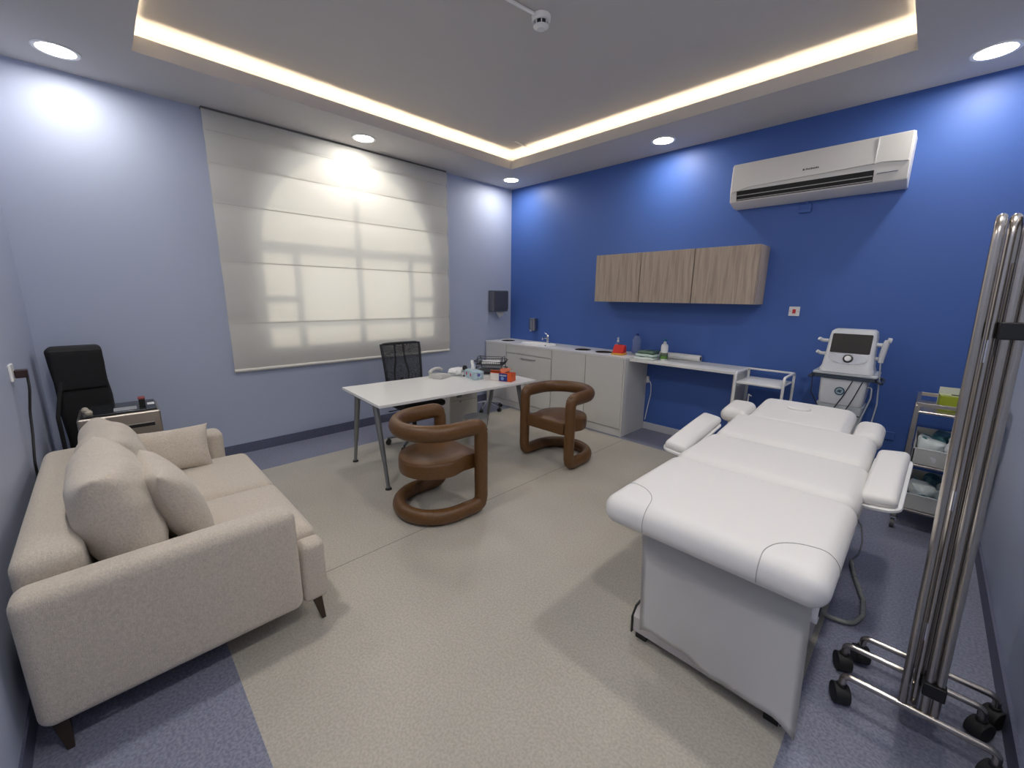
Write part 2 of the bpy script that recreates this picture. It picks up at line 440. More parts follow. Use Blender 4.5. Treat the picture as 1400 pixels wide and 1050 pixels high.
# ---------------------------------------------------------------- ceiling lights
M_lamp = emit_mat('downlight_glow', (1, .97, .93), LAMP)
dl = [(.364, -4.58, 'round recessed downlight above the sofa corner beside the pale wall'),
      (.36, -2.47, 'round recessed downlight in front of the top of the roman blind'),
      (.38, -.39, 'round recessed downlight in the corner between the pale and royal blue walls'),
      (2.52, -.352, 'round recessed downlight above the wood wall cabinets'),
      (4.715, -.372, 'round recessed downlight right of the air conditioner'),
      (2.52, -4.6, 'round recessed downlight above the left wall behind the camera'),
      (4.72, -2.5, 'round recessed downlight above the privacy screen'),
      (4.75, -4.35, 'round recessed downlight above the doorway corner')]
proto = None
for x, y, lab in dl:
    if proto is None:
        proto = thing('recessed_downlight', lab, 'ceiling light', (x, y, H), 0, 'recessed downlights in the ceiling')
        bm = NB(); lathe(bm, [(.095, -.001), (.095, -.006), (.112, -.008), (.118, -.004), (.118, 0), (.095, -.001)], n=40)
        mk('trim_ring', bm, M_white2, proto)
        bm = NB(); lathe(bm, [(0, -.004), (.096, -.004)], n=40); mk('diffuser', bm, M_lamp, proto)
        al = bpy.data.lights.new('downlight_beam', 'AREA'); al.shape = 'DISK'; al.size = .18; al.energy = LAMP_W; al.spread = R(175); al.color = (1, .955, .89)
        ao = bpy.data.objects.new('downlight_beam', al); COL.objects.link(ao); ao.location = (0, 0, -.007); ao.parent = proto
        strong = al.copy(); strong.energy = LAMP_W*2.3
    else:
        c = copy_tree(proto); c.location = (x, y, H); c['label'] = lab
        if y < -4.59 or x > 4.715:       # unseen lamps, power raised to brighten the floor and camera-facing surfaces
            for ch in c.children:
                if ch.type == 'LIGHT': ch.data = strong
M_strip = emit_mat('cove_strip_glow', (1, .82, .56), STRIP)
e = .07
for nm, a in (('along the window side', (tx0-e-.012, tx0-e+.012, ty0-.1, ty1+.1)), ('along the blue wall side', (tx0-.03, tx1+.03, ty1+e-.012, ty1+e+.012)),
              ('along the right wall side', (tx1+e-.012, tx1+e+.012, ty0-.1, ty1+.1)), ('along the sofa wall side', (tx0-.03, tx1+.03, ty0-e-.012, ty0-e+.012))):
    o = mk('led_strip', B(a[0], a[1], a[2], a[3], H+.03, H+.037), M_strip, smooth=False)
    tag(o, 'warm white strip light hidden in the ceiling cove '+nm, 'strip light', 'cove strip lights')

# smoke detector with conduit
sd = thing('smoke_detector', 'white round smoke detector hanging from the raised centre ceiling', 'smoke detector', (2.645, -2.36, HC))
bm = NB(); lathe(bm, [(0, 0), (.058, 0), (.062, -.006), (.060, -.028), (.054, -.034), (0, -.034)], n=32); mk('base', bm, M_white2, sd)
bm = NB(); lathe(bm, [(.041, -.034), (.041, -.060), (0, -.060)], n=32); mk('dark_chamber', bm, M_dark, sd)
for k in range(8):
    a = 2*pi*k/8; M = Matrix.Rotation(a, 4, 'Z'); mk('vent_rib', box(NB(), .039, .050, -.003, .003, -.062, -.032, M=M), M_white2, sd, smooth=False)
bm = NB(); lathe(bm, [(.050, -.060), (.044, -.064), (.03, -.070), (.026, -.076), (0, -.077)], n=32); lathe(bm, [(.050, -.060), (0, -.060)], n=32); mk('cap', bm, M_white2, sd)
bm = NB(); tube(bm, [(2.64, -2.415, HC-.011), (2.615, -2.6, HC-.011), (2.42, -4.2, HC-.011)], .010, 10)
cd1 = tag(mk('ceiling_conduit', bm, M_white2), 'thin white conduit running across the ceiling to the smoke detector', 'conduit')
bm = NB(); tube(bm, [(.98, -.56, HC-.01), (1.03, -.98, HC-.01)], .009, 10)
tag(mk('ceiling_conduit', bm, M_white2), 'short white conduit at the far corner of the ceiling recess', 'conduit')

# ================================================================ BLUE WALL
# wall cabinets: three units
cab = None
for k, (lab) in enumerate(('light oak wall cabinet, left one of three, nearest the sink', 'light oak wall cabinet, middle one of three', 'light oak wall cabinet, right one of three, below the air conditioner')):
    x = 1.758+.585*k
    if cab is None:
        cab = thing('wall_cabinet', lab, 'cabinet', (x, 0, 1.536), 0, 'oak wall cabinets on the blue wall')
        mk('body', B(.0, .584, -.268, -.001, 0, .537), M_oak, cab, smooth=False)
        mk('door', B(.004, .580, -.298, -.2785, .0, .537), M_oak, cab, bevel=.0015, seg=1)
        mk('gap_shade', B(.02, .56, -.278, -.2685, .01, .52), M_dark, cab, smooth=False)  # dark sheet added behind the door, stands in for shade in the gaps
    else:
        c = copy_tree(cab); c.location = (x, 0, 1.536); c['label'] = lab

# air conditioner
ac = thing('air_conditioner', 'white split air conditioner mounted high on the royal blue wall', 'air conditioner', (3.17, 0, 2.44))
W_ = 1.235
M_acw = mat('ac_white', (.74, .72, .68), .35)
prof = [(0, .365), (-.20, .365), (-.222, .350), (-.232, .13), (-.212, .035), (-.10, .0), (0, .0)]
bm = NB(); prism(bm, prof, 0, W_, axis='x'); mk('casing', bm, M_acw, ac, bevel=.008, seg=3)
# front panel, slightly proud, tapering along its lower edge
bm = NB()
pf = [(.01, .36), (W_-.01, .36), (W_-.01, .155), (W_-.15, .172), (.16, .148), (.02, .115), (.01, .12)]
lo = []; hi = []
def fy(z): return -.2225-(.352-z)*.043
for x, z in pf:
    lo.append(bm.verts.new((x, fy(z), z))); hi.append(bm.verts.new((x, fy(z)-.012, z)))
n = len(pf); bm.faces.new(lo); bm.faces.new(hi)
for i in range(n): bm.faces.new((lo[i], lo[(i+1) % n], hi[(i+1) % n], hi[i]))
mk('front_panel', bm, M_acw, ac, bevel=.004, seg=2)
# outlet on the slanting lower face
def slope(x0, x1, t0, t1, d0, d1):   # t along the slope from (-.232,.12) to (-.10,0)
    a = Vector((0, -.2325, .128)); b = Vector((0, -.2125, .037)); dr = b-a; nrm = Vector((0, -dr.z, dr.y)).normalized()
    if nrm.y > 0: nrm = -nrm
    bm = NB(); vs = []
    for x in (x0, x1):
        for t in (t0, t1):
            for d in (d0, d1):
                p = a+dr*t+nrm*d; vs.append(bm.verts.new((x, p.y, p.z)))
    for f in ((0, 1, 3, 2), (4, 6, 7, 5), (0, 4, 5, 1), (2, 3, 7, 6), (0, 2, 6, 4), (1, 5, 7, 3)): bm.faces.new([vs[i] for i in f])
    return bm
mk('air_outlet', slope(.06, W_-.2, .02, .92, -.02, .003), M_dark, ac, smooth=False)
for t in (.42, .78): mk('louvre', slope(.065, W_-.205, t, t+.07, .002, .010), mat('louvre_grey', (.45, .44, .42), .4), ac, smooth=False)
mk('display_strip', slope(W_-.18, W_-.06, .30, .34, 0, .009), mat('display_blue', (.1, .12, .2), .4), ac, smooth=False)
bm = NB(); y = fy(.22)-.0135
box(bm, W_/2-.052, W_/2-.040, y-.001, y+.002, .208, .222, M=None)
for k in range(8): box(bm, W_/2-.030+k*.0115, W_/2-.0225+k*.0115, y-.001, y+.002, .209, .209+(.010 if k % 3 else .013))
mk('brand_mark', bm, mat('mark_grey', (.1, .1, .1), .5), ac, smooth=False)
mk('panel_seam', B(W_-.205, W_-.199, fy(.28)-.018, fy(.28)-.005, .165, .35), mat('seam_light', (.82, .82, .8), .3), ac, smooth=False)
# blue painted outlet under the AC
so = thing('wall_outlet', 'blue painted isolator outlet just below the air conditioner', 'outlet', (3.75, 0, 2.345))
mk('plate', B(-.045, .045, -.014, 0, 0, .075), M_wall_b, so, bevel=.003); mk('socket_box', B(-.045, .045, -.03, -.0142, .0, .03), M_wall_b, so, bevel=.003)
mk('conduit', B(.0, .022, -.018, 0, .0752, .12), M_wall_b, so, bevel=.003)
# red switch
so = thing('wall_switch', 'white wall switch plate with red rocker right of the wall cabinets', 'switch', (3.782, 0, 1.435))
mk('plate', B(-.043, .043, -.012, 0, 0, .086), M_white2, so, bevel=.004)
mk('rocker', B(-.013, .013, -.018, -.0122, .024, .062), mat('red_rocker', (.6, .02, .02), .4), so, bevel=.002)
for s in (-1, 1): mk('indicator', B(s*.032-.003, s*.032+.003, -.0135, -.0122, .04, .046), mat('red_dot', (.5, .05, .04), .4), so)
# trunking low on wall
o = mk('wall_outlet', B(4.5, 4.63, -.012, 0, .43, .5), M_wall_b, bevel=.004); tag(o, 'blue painted double outlet low on the blue wall behind the treatment bed', 'outlet')

# soap dispenser, towel dispenser
sp = thing('soap_dispenser', 'small steel soap dispenser on the blue wall above the sink', 'soap dispenser', (.53, 0, 1.09))
bm = NB(); prism(bm, rrect(-.055, .055, -.09, -.001, .03), 0, .18); mk('body', bm, mat('grey_steel', (.30, .30, .31), .3, .9), sp, bevel=.006)
mk('window', B(-.008, .008, -.0935, -.0905, .03, .15), M_chrome, sp); mk('lever', B(-.02, .02, -.105, -.0905, -.012, .02), M_chrome, sp, bevel=.003)
sp = thing('paper_towel_dispenser', 'grey metal paper towel dispenser on the pale wall by the corner', 'towel dispenser', (0, -.32, 1.31))
mk('case', B(.001, .12, -.15, .15, .05, .36), mat('dispenser_grey', (.16, .17, .19), .4, .5), sp, bevel=.012, seg=3)
mk('cover', B(.1205, .135, -.14, .14, .085, .35), mat('dispenser_dark', (.075, .08, .10), .35), sp, bevel=.006)
bm = NB(); lathe(bm, [(0, 0), (.01, 0), (.01, .006), (0, .006)], M=T(.128, 0, .35)@RY(0)); mk('lock', bm, M_chrome, sp)
bm = NB(); vs = [bm.verts.new(p) for p in ((.03, -.07, .05), (.10, -.09, .05), (.115, -.04, -.035), (.112, .05, -.01), (.10, .09, .05), (.03, .07, .05))]; bm.faces.new(vs); bmesh.ops.solidify(bm, geom=bm.faces[:], thickness=.004)
mk('paper_towel', bm, mat('paper_white', (.85, .85, .84), .8), sp)

# ---------------------------------------------------------------- counter run
CD = -.53; CT = .93
M_lamin = mat('white_cabinet', (.66, .65, .62), .4)
def base_unit(x0, x1, lab, drawers=False):
    t = thing('base_cabinet', lab, 'cabinet', (x0, 0, 0), 0, 'white base cabinets under the counter')
    w = x1-x0
    mk('body', B(0, w-.001, CD+.02, -.002, .085, .80 if drawers else CT-.0225), M_lamin, t, smooth=False)
    mk('plinth', B(0, w-.001, CD+.012, CD+.03, 0, .084), M_lamin, t, smooth=False)
    if not drawers:
        mk('door', B(.003, w-.004, CD, CD+.018, .095, CT-.024), M_lamin, t, bevel=.0015, seg=1)
    else:
        mk('fascia', B(.003, w-.004, CD, CD+.018, .80, CT-.024), M_lamin, t, bevel=.0015, seg=1)
        for z0, z1 in ((.445, .79), (.095, .437)):
            d = mk('drawer', B(.006, w-.006, CD, CD+.018, z0, z1), M_lamin, t, bevel=.0015, seg=1)
            bm = NB(); z = z1-.045; xa, xb = .30, .57
            box(bm, xa, xb, CD-.026, CD-.018, z-.006, z+.006); box(bm, xa, xa+.012, CD-.02, CD-.0005, z-.006, z+.006); box(bm, xb-.012, xb, CD-.02, CD-.0005, z-.006, z+.006)
            mk('handle', bm, mat('handle_steel', (.6, .6, .6), .3, 1), d, bevel=.002)
    return t
base_unit(.012, .455, 'narrow white base cabinet in the corner at the left end of the counter')
base_unit(.455, 1.305, 'white base cabinet with two bar-handled drawers under the sink', True)
base_unit(1.305, 1.838, 'white base cabinet with a plain door directly right of the sink drawers')
base_unit(1.838, 2.352, 'white base cabinet with a plain door at the right end of the counter')
ep = mk('end_panel', B(2.3525, 2.372, CD, -.002, 0, CT-.0225), M_lamin, bevel=.001, seg=1); tag(ep, 'tall white side panel closing the right end of the sink counter', 'panel')
# countertop with holes: built as boolean
ct = thing('countertop', 'white sink countertop with inset basin and three round waste holes', 'countertop', (0, 0, CT-.022))
bm = B(.011, 2.374, CD-.004, -.002, 0, .022)
slab = mk('slab', bm, [mat('counter_white', (.74, .73, .72), .3)], ct, smooth=False)
cutters = []
def cutter(bm):
    me = bpy.data.meshes.new('c'); bmesh.ops.recalc_face_normals(bm, faces=bm.faces[:]); bm.to_mesh(me); bm.free(); o = bpy.data.objects.new('c', me); COL.objects.link(o); o.location = ct.location; return o
HO = [(.235, -.27), (1.62, -.29), (1.93, -.29)]
bm = NB()
for hx, hy in HO: lathe(bm, [(0, -.1), (.1, -.1), (.1, .1), (0, .1)], c=(hx, hy, 0), n=36)
SCX, SCY, SA, SB = .86, -.30, .30, .175
prism(bm, [(SCX+SA*cos(2*pi*k/48), SCY+SB*sin(2*pi*k/48)) for k in range(48)], -.1, .1)
cu = cutter(bm)
mod = slab.modifiers.new('b', 'BOOLEAN'); mod.object = cu; mod.operation = 'DIFFERENCE'; mod.solver = 'EXACT'
bpy.context.view_layer.update()
dg = bpy.context.evaluated_depsgraph_get(); me2 = bpy.data.meshes.new_from_object(slab.evaluated_get(dg)); slab.modifiers.clear(); slab.data = me2
# the cabinets' body tops get holes of their own by lining each hole with a dark sleeve
bpy.data.objects.remove(cu)
for hx, hy in HO:
    bm = NB(); lathe(bm, [(0, .002), (.0995, .002), (.0995, .0225), (.104, .0235), (.104, .022)], c=(hx, hy, 0), n=36); mk('waste_hole_liner', bm, mat('hole_dark', (.03, .02, .018), .5), ct)
bm = NB(); M_bas = mat('basin_white', (.85, .85, .84), .15)
for pr in ([(1.10, .0225), (1.09, .030), (1.0, .031), (.93, .022), (.86, .0), (.8, -.0005)],):
    pass
rings = []
for s, z in [(1.10, .0225), (1.095, .029), (1.02, .031), (.97, .024), (.94, .010), (.90, -.04), (.82, -.075), (.6, -.09), (0, -.095)]:
    rings.append([bm.verts.new((SCX+SA*s*cos(2*pi*k/48), SCY+SB*s*sin(2*pi*k/48), z)) for k in range(48)] if s else [bm.verts.new((SCX, SCY, z))])
for a, b in zip(rings, rings[1:]):
    for k in range(48):
        if len(b) == 1: bm.faces.new((a[k], a[(k+1) % 48], b[0]))
        else: bm.faces.new((a[k], a[(k+1) % 48], b[(k+1) % 48], b[k]))
mk('basin', bm, M_bas, ct)
bm = NB(); lathe(bm, [(0, -.0915), (.022, -.0915), (.022, -.094)], c=(SCX+.0, SCY, 0)); mk('drain', bm, M_dark, ct)
bm = NB(); cyl(bm, (SCX, SCY+SB*.918-.004, -.014), (SCX, SCY+SB*.918+.004, -.012), .013, n=20); mk('overflow', bm, M_dark, ct)
tp = thing('sink_tap', 'chrome single lever basin tap at the back of the sink', 'tap', (.86, -.085, CT))
bm = NB(); cyl(bm, (0, 0, 0), (0, 0, .012), .03, .026, 24); cyl(bm, (0, 0, .01), (0, 0, .10), .022, .02, 24); tube(bm, fillet([(0, 0, .06), (-.0, -.06, .085), (0, -.12, .075)], .03), .012); cyl(bm, (0, -.118, .078), (0, -.121, .055), .011, .011)
mk('spout', bm, M_chrome, tp)
bm = NB(); cyl(bm, (0, 0, .10), (0, 0, .125), .023, .016, 24); tube(bm, [(0, 0, .118), (-.05, -.02, .15)], .006); mk('lever', bm, M_chrome, tp)

# desk-height shelf along the wall
sh = thing('wall_desk_shelf', 'long white shelf top joining the sink counter and its end panel', 'shelf', (2.376, 0, 0))
mk('top', B(0, 1.11, -.45, -.002, .885, .908), M_white, sh, bevel=.001, seg=1)
mk('side_panel', B(1.085, 1.108, -.44, -.002, 0, .884), M_lamin, sh, smooth=False)
bm = NB(); cyl(bm, (.012, -.36, .872), (.012, -.36, .884), .012); mk('bracket', bm, M_black, sh)
# white cable under shelf
bm = NB(); tube(bm, fillet([(2.40, -.01, .62), (2.45, -.03, .58), (2.455, -.03, .45), (2.43, -.03, .3), (2.40, -.02, .12)], .08), .005, 8)
tag(mk('power_cable', bm, M_white2), 'white cable hanging on the blue wall beside the sink counter', 'cable')
o = mk('wall_outlet', B(2.376, 2.41, -.02, 0, .58, .66), M_white2, bevel=.003); tag(o, 'small white outlet half hidden behind the counter end panel', 'outlet')

# things on the shelf / counter
SZ = .908
def bottle(name, label, loc, parts, group=None):
    t = thing(name, label, 'bottle', loc, 0, group); k_ = {'lotion_bottle': 1.35, 'water_bottle': 1.25, 'spray_bottle': 1.15}.get(name, 1); t.scale = (k_**.5, k_**.5, k_)
    for pn, prof, m in parts:
        bm = NB(); lathe(bm, prof, n=24); mk(pn, bm, m, t)
    return t
M_clear = mat('clear_plastic', (.75, .82, .95), .1, trans=.85, ior=1.1, spec=.4)
bottle('spray_bottle', 'small clear spray bottle behind the red dispenser', (2.02, -.12, CT),
       [('body', [(0, 0), (.03, 0), (.032, .01), (.032, .07), (.012, .105), (0, .105)], M_clear), ('label_band', [(.0325, .015), (.033, .016), (.033, .06), (.0325, .061)], M_white2),
        ('nozzle', [(.013, .105), (.013, .12), (.008, .125), (.012, .15), (0, .155)], M_white2)])
bottle('water_bottle', 'large clear water bottle with a dark blue cap behind the packets', (2.26, -.1, SZ if False else CT),
       [('body', [(0, 0), (.045, 0), (.048, .01), (.046, .05), (.04, .09), (.047, .13), (.03, .16), (.016, .175), (0, .175)], M_clear), ('cap', [(.017, .17), (.018, .171), (.018, .192), (0, .193)], mat('navy_cap', (.02, .05, .25), .4))])
gb = bottle('lotion_bottle', 'white pump bottle with green label and blue cap on the white shelf', (2.665, -.22, SZ),
       [('body', [(0, 0), (.03, 0), (.033, .006), (.033, .115), (.026, .13), (.014, .136), (0, .136)], M_white2), ('label_band', [(.0332, .012), (.0337, .013), (.0337, .05), (.0332, .051)], mat('green_label', (.12, .30, .04), .5)),
        ('label_disc', [(.0338, .035), (.0341, .036), (.0341, .062), (.0338, .063)], mat('dark_label', (.10, .13, .08), .5)),
        ('nozzle', [(.014, .136), (.014, .150), (.009, .152), (.009, .156), (0, .156)], M_white2), ('cap', [(.009, .156), (.017, .157), (.014, .176), (0, .178)], mat('blue_cap', (.02, .17, .35), .4))])
# red dispenser on yellow base
t = thing('red_dispenser', 'red plastic dispenser box with a yellow base at the counter end', 'dispenser', (2.17, -.33, CT), R(10))
mk('base', B(-.075, .075, -.075, .06, 0, .02), mat('yellow_plastic', (.75, .35, .03), .4), t, bevel=.008)
bm = NB(); prism(bm, [(-.07, .0205), (.055, .0205), (.055, .105), (.0, .115), (-.03, .085)], -.065, .065, axis='x'); mk('case', bm, mat('red_plastic', (.55, .02, .015), .4), t, bevel=.008)
mk('slot', B(-.02, .02, .0, .03, .108, .118), M_dark, t)
# packets
rp = random.Random(4)
M_pk = [mat('packet_mint', (.50, .62, .57), .5, bump=.4, bscale=18), mat('packet_green', (.10, .17, .12), .4), mat('packet_white', (.66, .72, .70), .45, bump=.4, bscale=16)]
def packet(w, d, h, seed):
    bm = softbox(-w/2, w/2, -d/2, d/2, 0, h, h*.48, seg=3, n=8)
    for v in bm.verts:
        q = v.co; v.co.z = max(0.0005, q.z+.012*noise.noise(Vector((q.x*14, q.y*14, seed)))*(q.z/h)); 
    return bm
for k, (x, y, z, a, mi, lab) in enumerate(((2.50, -.31, SZ, 8, 2, 'pale sealed packet, lowest of the pile on the white shelf'), (2.50, -.26, SZ+.031, -6, 0, 'mint green packet in the middle of the pile on the shelf'), (2.49, -.24, SZ+.062, 4, 1, 'dark green packet on top of the pile on the shelf'))):
    o = mk('sealed_packet', packet(.225 if k < 2 else .19, .2, .028, k*3.1), M_pk[mi]); o.location = (x, y, z); o.rotation_euler = (0, 0, R(a)); tag(o, lab, 'packet', 'sealed packets piled on the shelf')
t = thing('paper_roll', 'long white paper roll lying against the blue wall on the shelf', 'paper roll', (2.78, -.05, SZ), 0)
bm = NB(); tube(bm, [(-.24, 0, .037), (.22, 0, .037)], .036, 28); mk('paper', bm, M_white2, t)
bm = NB(); cyl(bm, (.2205, 0, .037), (.2225, 0, .037), .022, n=24); mk('core', bm, mat('core_dark', (.08, .07, .06), .8), t)

# ================================================================ DESK
dk = thing('office_desk', 'white rectangular office desk on splayed grey metal legs', 'desk', (1.7463, -3.1603, 0), R(85.586))
DW, DD = 1.702, .858
mk('desktop', B(0, DW, 0, DD, .706, .73), mat('desk_white', (.80, .80, .78), .28), dk, bevel=.002, seg=1)
for lx in (.05, 1.62):
    for (fy_, ty_) in ((.02, .2), (DD-.08, .60)):
        bm = NB(); a = Vector((lx, ty_, .70)); b = Vector((lx, fy_, .012)); mid = a.lerp(b, .68)
        cyl(bm, mid, a, .020, .026, 20); cyl(bm, b, mid, .016, .016, 20)
        lg = mk('leg', bm, M_silver, dk)
        bm = NB(); cyl(bm, (b.x, b.y, 0), (b.x, b.y, .014), .028, .022, 20); mk('foot', bm, M_rubber, lg)
for lx in (.05, 1.62): mk('leg_rail', B(lx-.03, lx+.03, .12, .68, .69, .7055), M_silver, dk)
mk('beam', B(.05, 1.62, .38, .43, .67, .69), M_silver, dk)

def on_desk(lx, ly, z=.731):
    a = R(85.586); return (1.7463+cos(a)*lx-sin(a)*ly, -3.1603+sin(a)*lx+cos(a)*ly, z)
# tissue box
t = thing('tissue_box', 'pale blue patterned tissue box with a tissue pulled up on the desk', 'tissue box', (1.36, -1.88, .7305), R(-14))
M_tb = mat('tissue_box_blue', (.42, .56, .62), .6, var=.25, vscale=40)
mk('carton', B(-.12, .12, -.058, .058, 0, .085), M_tb, t, bevel=.002)
for px_, c in ((-.055, (.5, .06, .1)), (.045, (.5, .07, .12))):
    bm = NB(); cyl(bm, (px_, -.0584, .045), (px_, -.0592, .045), .018, n=18); mk('flower_print', bm, mat('flower%.2f' % px_, c, .6), t)
bm = NB(); cyl(bm, (.1204, 0, .05), (.1212, 0, .05), .018, n=18); mk('flower_print', bm, mat('flower_side', (.12, .12, .45), .6), t)
bm = NB()
g = []
for i in range(7):
    row = []
    for j in range(7):
        u = (i-3)/3; v = j/6
        row.append(bm.verts.new((-.02+u*.045*(1-.6*v)+.015*sin(v*5), .018*sin(u*4+v*3)*(1-v*.5), 0.0855+v*.10)))
    g.append(row)
for i in range(6):
    for j in range(6): bm.faces.new((g[i][j], g[i+1][j], g[i+1][j+1], g[i][j+1]))
mk('tissue', bm, mat('tissue_white', (.88, .88, .88), .8), t)
# small black camera-like object behind tissue
o = mk('webcam', lathe(NB(), [(0, 0), (.02, 0), (.02, .012), (.01, .02), (.01, .07), (.024, .075), (.028, .095), (.02, .118), (0, .122)], n=20), M_black); o.location = (1.235, -1.90, .7305); tag(o, 'small black rounded gadget standing behind the tissue box', 'webcam')
# orange glove box
t = thing('glove_box', 'open orange and white glove box with a blue panel on the desk', 'box', (1.66, -1.735, .7305), R(20))
M_or = mat('orange_card', (.72, .10, .015), .5); M_bp = mat('blue_print', (.01, .03, .22), .5); M_wc = mat('white_card', (.75, .72, .66), .6)
mk('carton', B(-.12, .12, -.055, .055, 0, .085), M_or, t, bevel=.0015)
mk('white_panel', B(-.118, -.02, -.0562, -.0552, .002, .078), M_wc, t, smooth=False)
mk('blue_panel', B(-.02, .075, -.0566, -.0552, .003, .083), M_bp, t, smooth=False)
bm = NB()
for k in range(9): box(bm, -.010+k*.0085, -.0045+k*.0085, -.0572, -.0567, .055, .055+(.012, .009, .013)[k % 3])
mk('lettering', bm, M_wc, t, smooth=False)
bm = NB(); lathe(bm, [(0, 0), (.017, 0), (.017, .0006), (0, .0006)], M=T(.02, -.0567, .03)@RX(90)); mk('round_emblem', bm, mat('emblem_blue', (.2, .35, .6), .5), t)
for (a0, M_) in ((1, T(-.06, -.05, .086)@RX(-35)), (2, T(.0, .05, .087)@RX(40)@RZ(8)), (3, T(.06, 0, .087)@RY(-28))):
    bm = box(NB(), -.055, .055, -.03, .03, 0, .002, M=M_@T(0, 0, .012)); mk('flap', bm, mat('orange_flap', (.55, .14, .06), .6), t, smooth=False)
# document tray
t = thing('document_tray', 'black wire mesh document tray with papers at the desk corner', 'document tray', (1.28, -1.56, .7305), R(35))
M_mesh = mat('black_wire', (.05, .05, .055), .45, .6)
for z in (.02, .11):
    bm = NB(); a, b = .17, .125
    tube(bm, fillet([(-a, -b, z+.04), (a, -b, z+.04), (a, b, z+.04), (-a, b, z+.04)], .03, closed=True), .004, 8, closed=True)
    tube(bm, fillet([(-a+.02, -b+.02, z), (a-.02, -b+.02, z), (a-.02, b-.02, z), (-a+.02, b-.02, z)], .03, closed=True), .003, 8, closed=True)
    for k in range(15):
        x = -a+.02+(2*a-.04)*k/14; tube(bm, [(x, -b, z+.04), (x, -b+.02, z), (x, b-.02, z), (x, b, z+.04)], .0018, 6)
    for k in range(11):
        y = -b+.02+(2*b-.04)*k/10; tube(bm, [(-a, y, z+.04), (-a+.02, y, z), (a-.02, y, z), (a, y, z+.04)], .0018, 6)
    mk('tray', bm, M_mesh, t)
for x in (-.14, .14):
    bm = NB(); tube(bm, fillet([(x, -.14, .003), (x, -.07, .19), (x, .07, .19), (x, .14, .003)], .03), .0042, 8); mk('wire_arch', bm, M_mesh, t)
bm = NB(); tube(bm, [(-.14, 0, .19), (.14, 0, .19)], .004, 8); mk('crossbar', bm, M_mesh, t)
o = mk('paper_stack', B(-.10, .10, -.075, .075, 0, .02), mat('paper_white', (.85, .85, .84), .8), bevel=.001); o.location = (1.28, -1.56, .846); o.rotation_euler = (0, 0, R(45)); tag(o, 'small stack of white papers lying in the upper wire tray', 'papers')
o = mk('paper_stack', B(-.12, .12, -.08, .08, 0, .03), mat('paper_grey', (.12, .12, .13), .6), bevel=.001); o.location = (1.28, -1.56, .754); o.rotation_euler = (0, 0, R(35)); tag(o, 'dark folder pile in the lower wire tray', 'papers')
# phone
t = thing('desk_phone', 'grey white desk telephone with its handset lying across at the desk edge', 'telephone', (1.10, -2.13, .7305), R(20))
M_ph = mat('phone_white', (.62, .61, .58), .45)
bm = NB(); prism(bm, [(-.09, 0), (.09, 0), (.09, .03), (-.09, .055)], -.08, .08, axis='x'); mk('base', bm, M_ph, t, bevel=.006)
bm = NB(); tube(bm, [(-.055, -.11, .062), (-.055, -.07, .082), (-.055, 0, .09), (-.055, .07, .082), (-.055, .11, .062)], .016, 12); mk('handset', bm, M_ph, t)
o = mk('plastic_bag', pillow(.16, .14, .06, n=16, seed=3, wr=.03), mat('white_bag', (.8, .8, .8), .4)); o.location = (1.16, -1.985, .772); o.rotation_euler = (R(-78), 0, R(30)); tag(o, 'crumpled white plastic bag lying left of the tissue box', 'bag')
bm = NB(); tube(bm, fillet([(1.05, -2.05, .735), (1.0, -1.95, .735), (.99, -1.8, .736), (1.06, -1.72, .735)], .05), .004, 8); tag(mk('phone_cord', bm, M_ph), 'pale telephone cord lying along the back edge of the desk', 'cord')

# ---------------------------------------------------------------- drawer pedestal
t = thing('drawer_pedestal', 'white rolling drawer pedestal with a lock under the desk', 'drawer unit', (.66, -1.62, 0), R(-8))
mk('body', B(-.24, .22, -.19, .19, .065, .56), M_lamin, t, bevel=.002, seg=1)
for z0, z1 in ((.07, .36), (.365, .50)):
    d = mk('drawer', B(.2205, .239, -.188, .188, z0, z1), mat('pedestal_cream', (.60, .59, .53), .4), t, bevel=.002, seg=1)
mk('top_rail', B(.2205, .239, -.188, .188, .505, .558), M_lamin, t, bevel=.002, seg=1)
bm = NB(); tube(bm, [(.245, -.08, .50), (.25, -.05, .49), (.25, .05, .49), (.245, .08, .50)], .004, 8); mk('handle', bm, M_silver, t)
bm = NB(); cyl(bm, (.239, -.05, .35), (.243, -.05, .35), .012); mk('lock', bm, M_chrome, t)
mk('label_holder', B(.2395, .242, -.1, -.03, .40, .43), M_silver, t)
for sx in (-.18, .18):
    for sy in (-.15, .15):
        bm = NB(); cyl(bm, (sx, sy-.018, .028), (sx, sy+.018, .028), .028, n=18); box(bm, sx-.015, sx+.015, sy-.02, sy+.02, .05, .0645); mk('caster', bm, M_black, t)
# ---------------------------------------------------------------- waste bin
t = thing('waste_bin', 'translucent grey round waste bin on the floor under the desk', 'bin', (1.37, -1.86, 0))
M_bin = mat('bin_grey', (.62, .62, .61), .4, alpha=.93)
bm = NB(); lathe(bm, [(0, .002), (.095, .002), (.125, .285), (.131, .30), (.127, .30), (.121, .285), (.092, .008), (0, .008)], n=36); mk('bucket', bm, M_bin, t)
bm = NB(); lathe(bm, [(.127, .292), (.136, .296), (.136, .305), (.126, .305), (.127, .292)], n=36); mk('rim', bm, mat('bin_rim', (.45, .45, .44), .4), t)
# ---------------------------------------------------------------- office chair
t = thing('office_chair', 'black mesh back office chair behind the white desk', 'chair', (.93, -2.36, 0), R(-2))
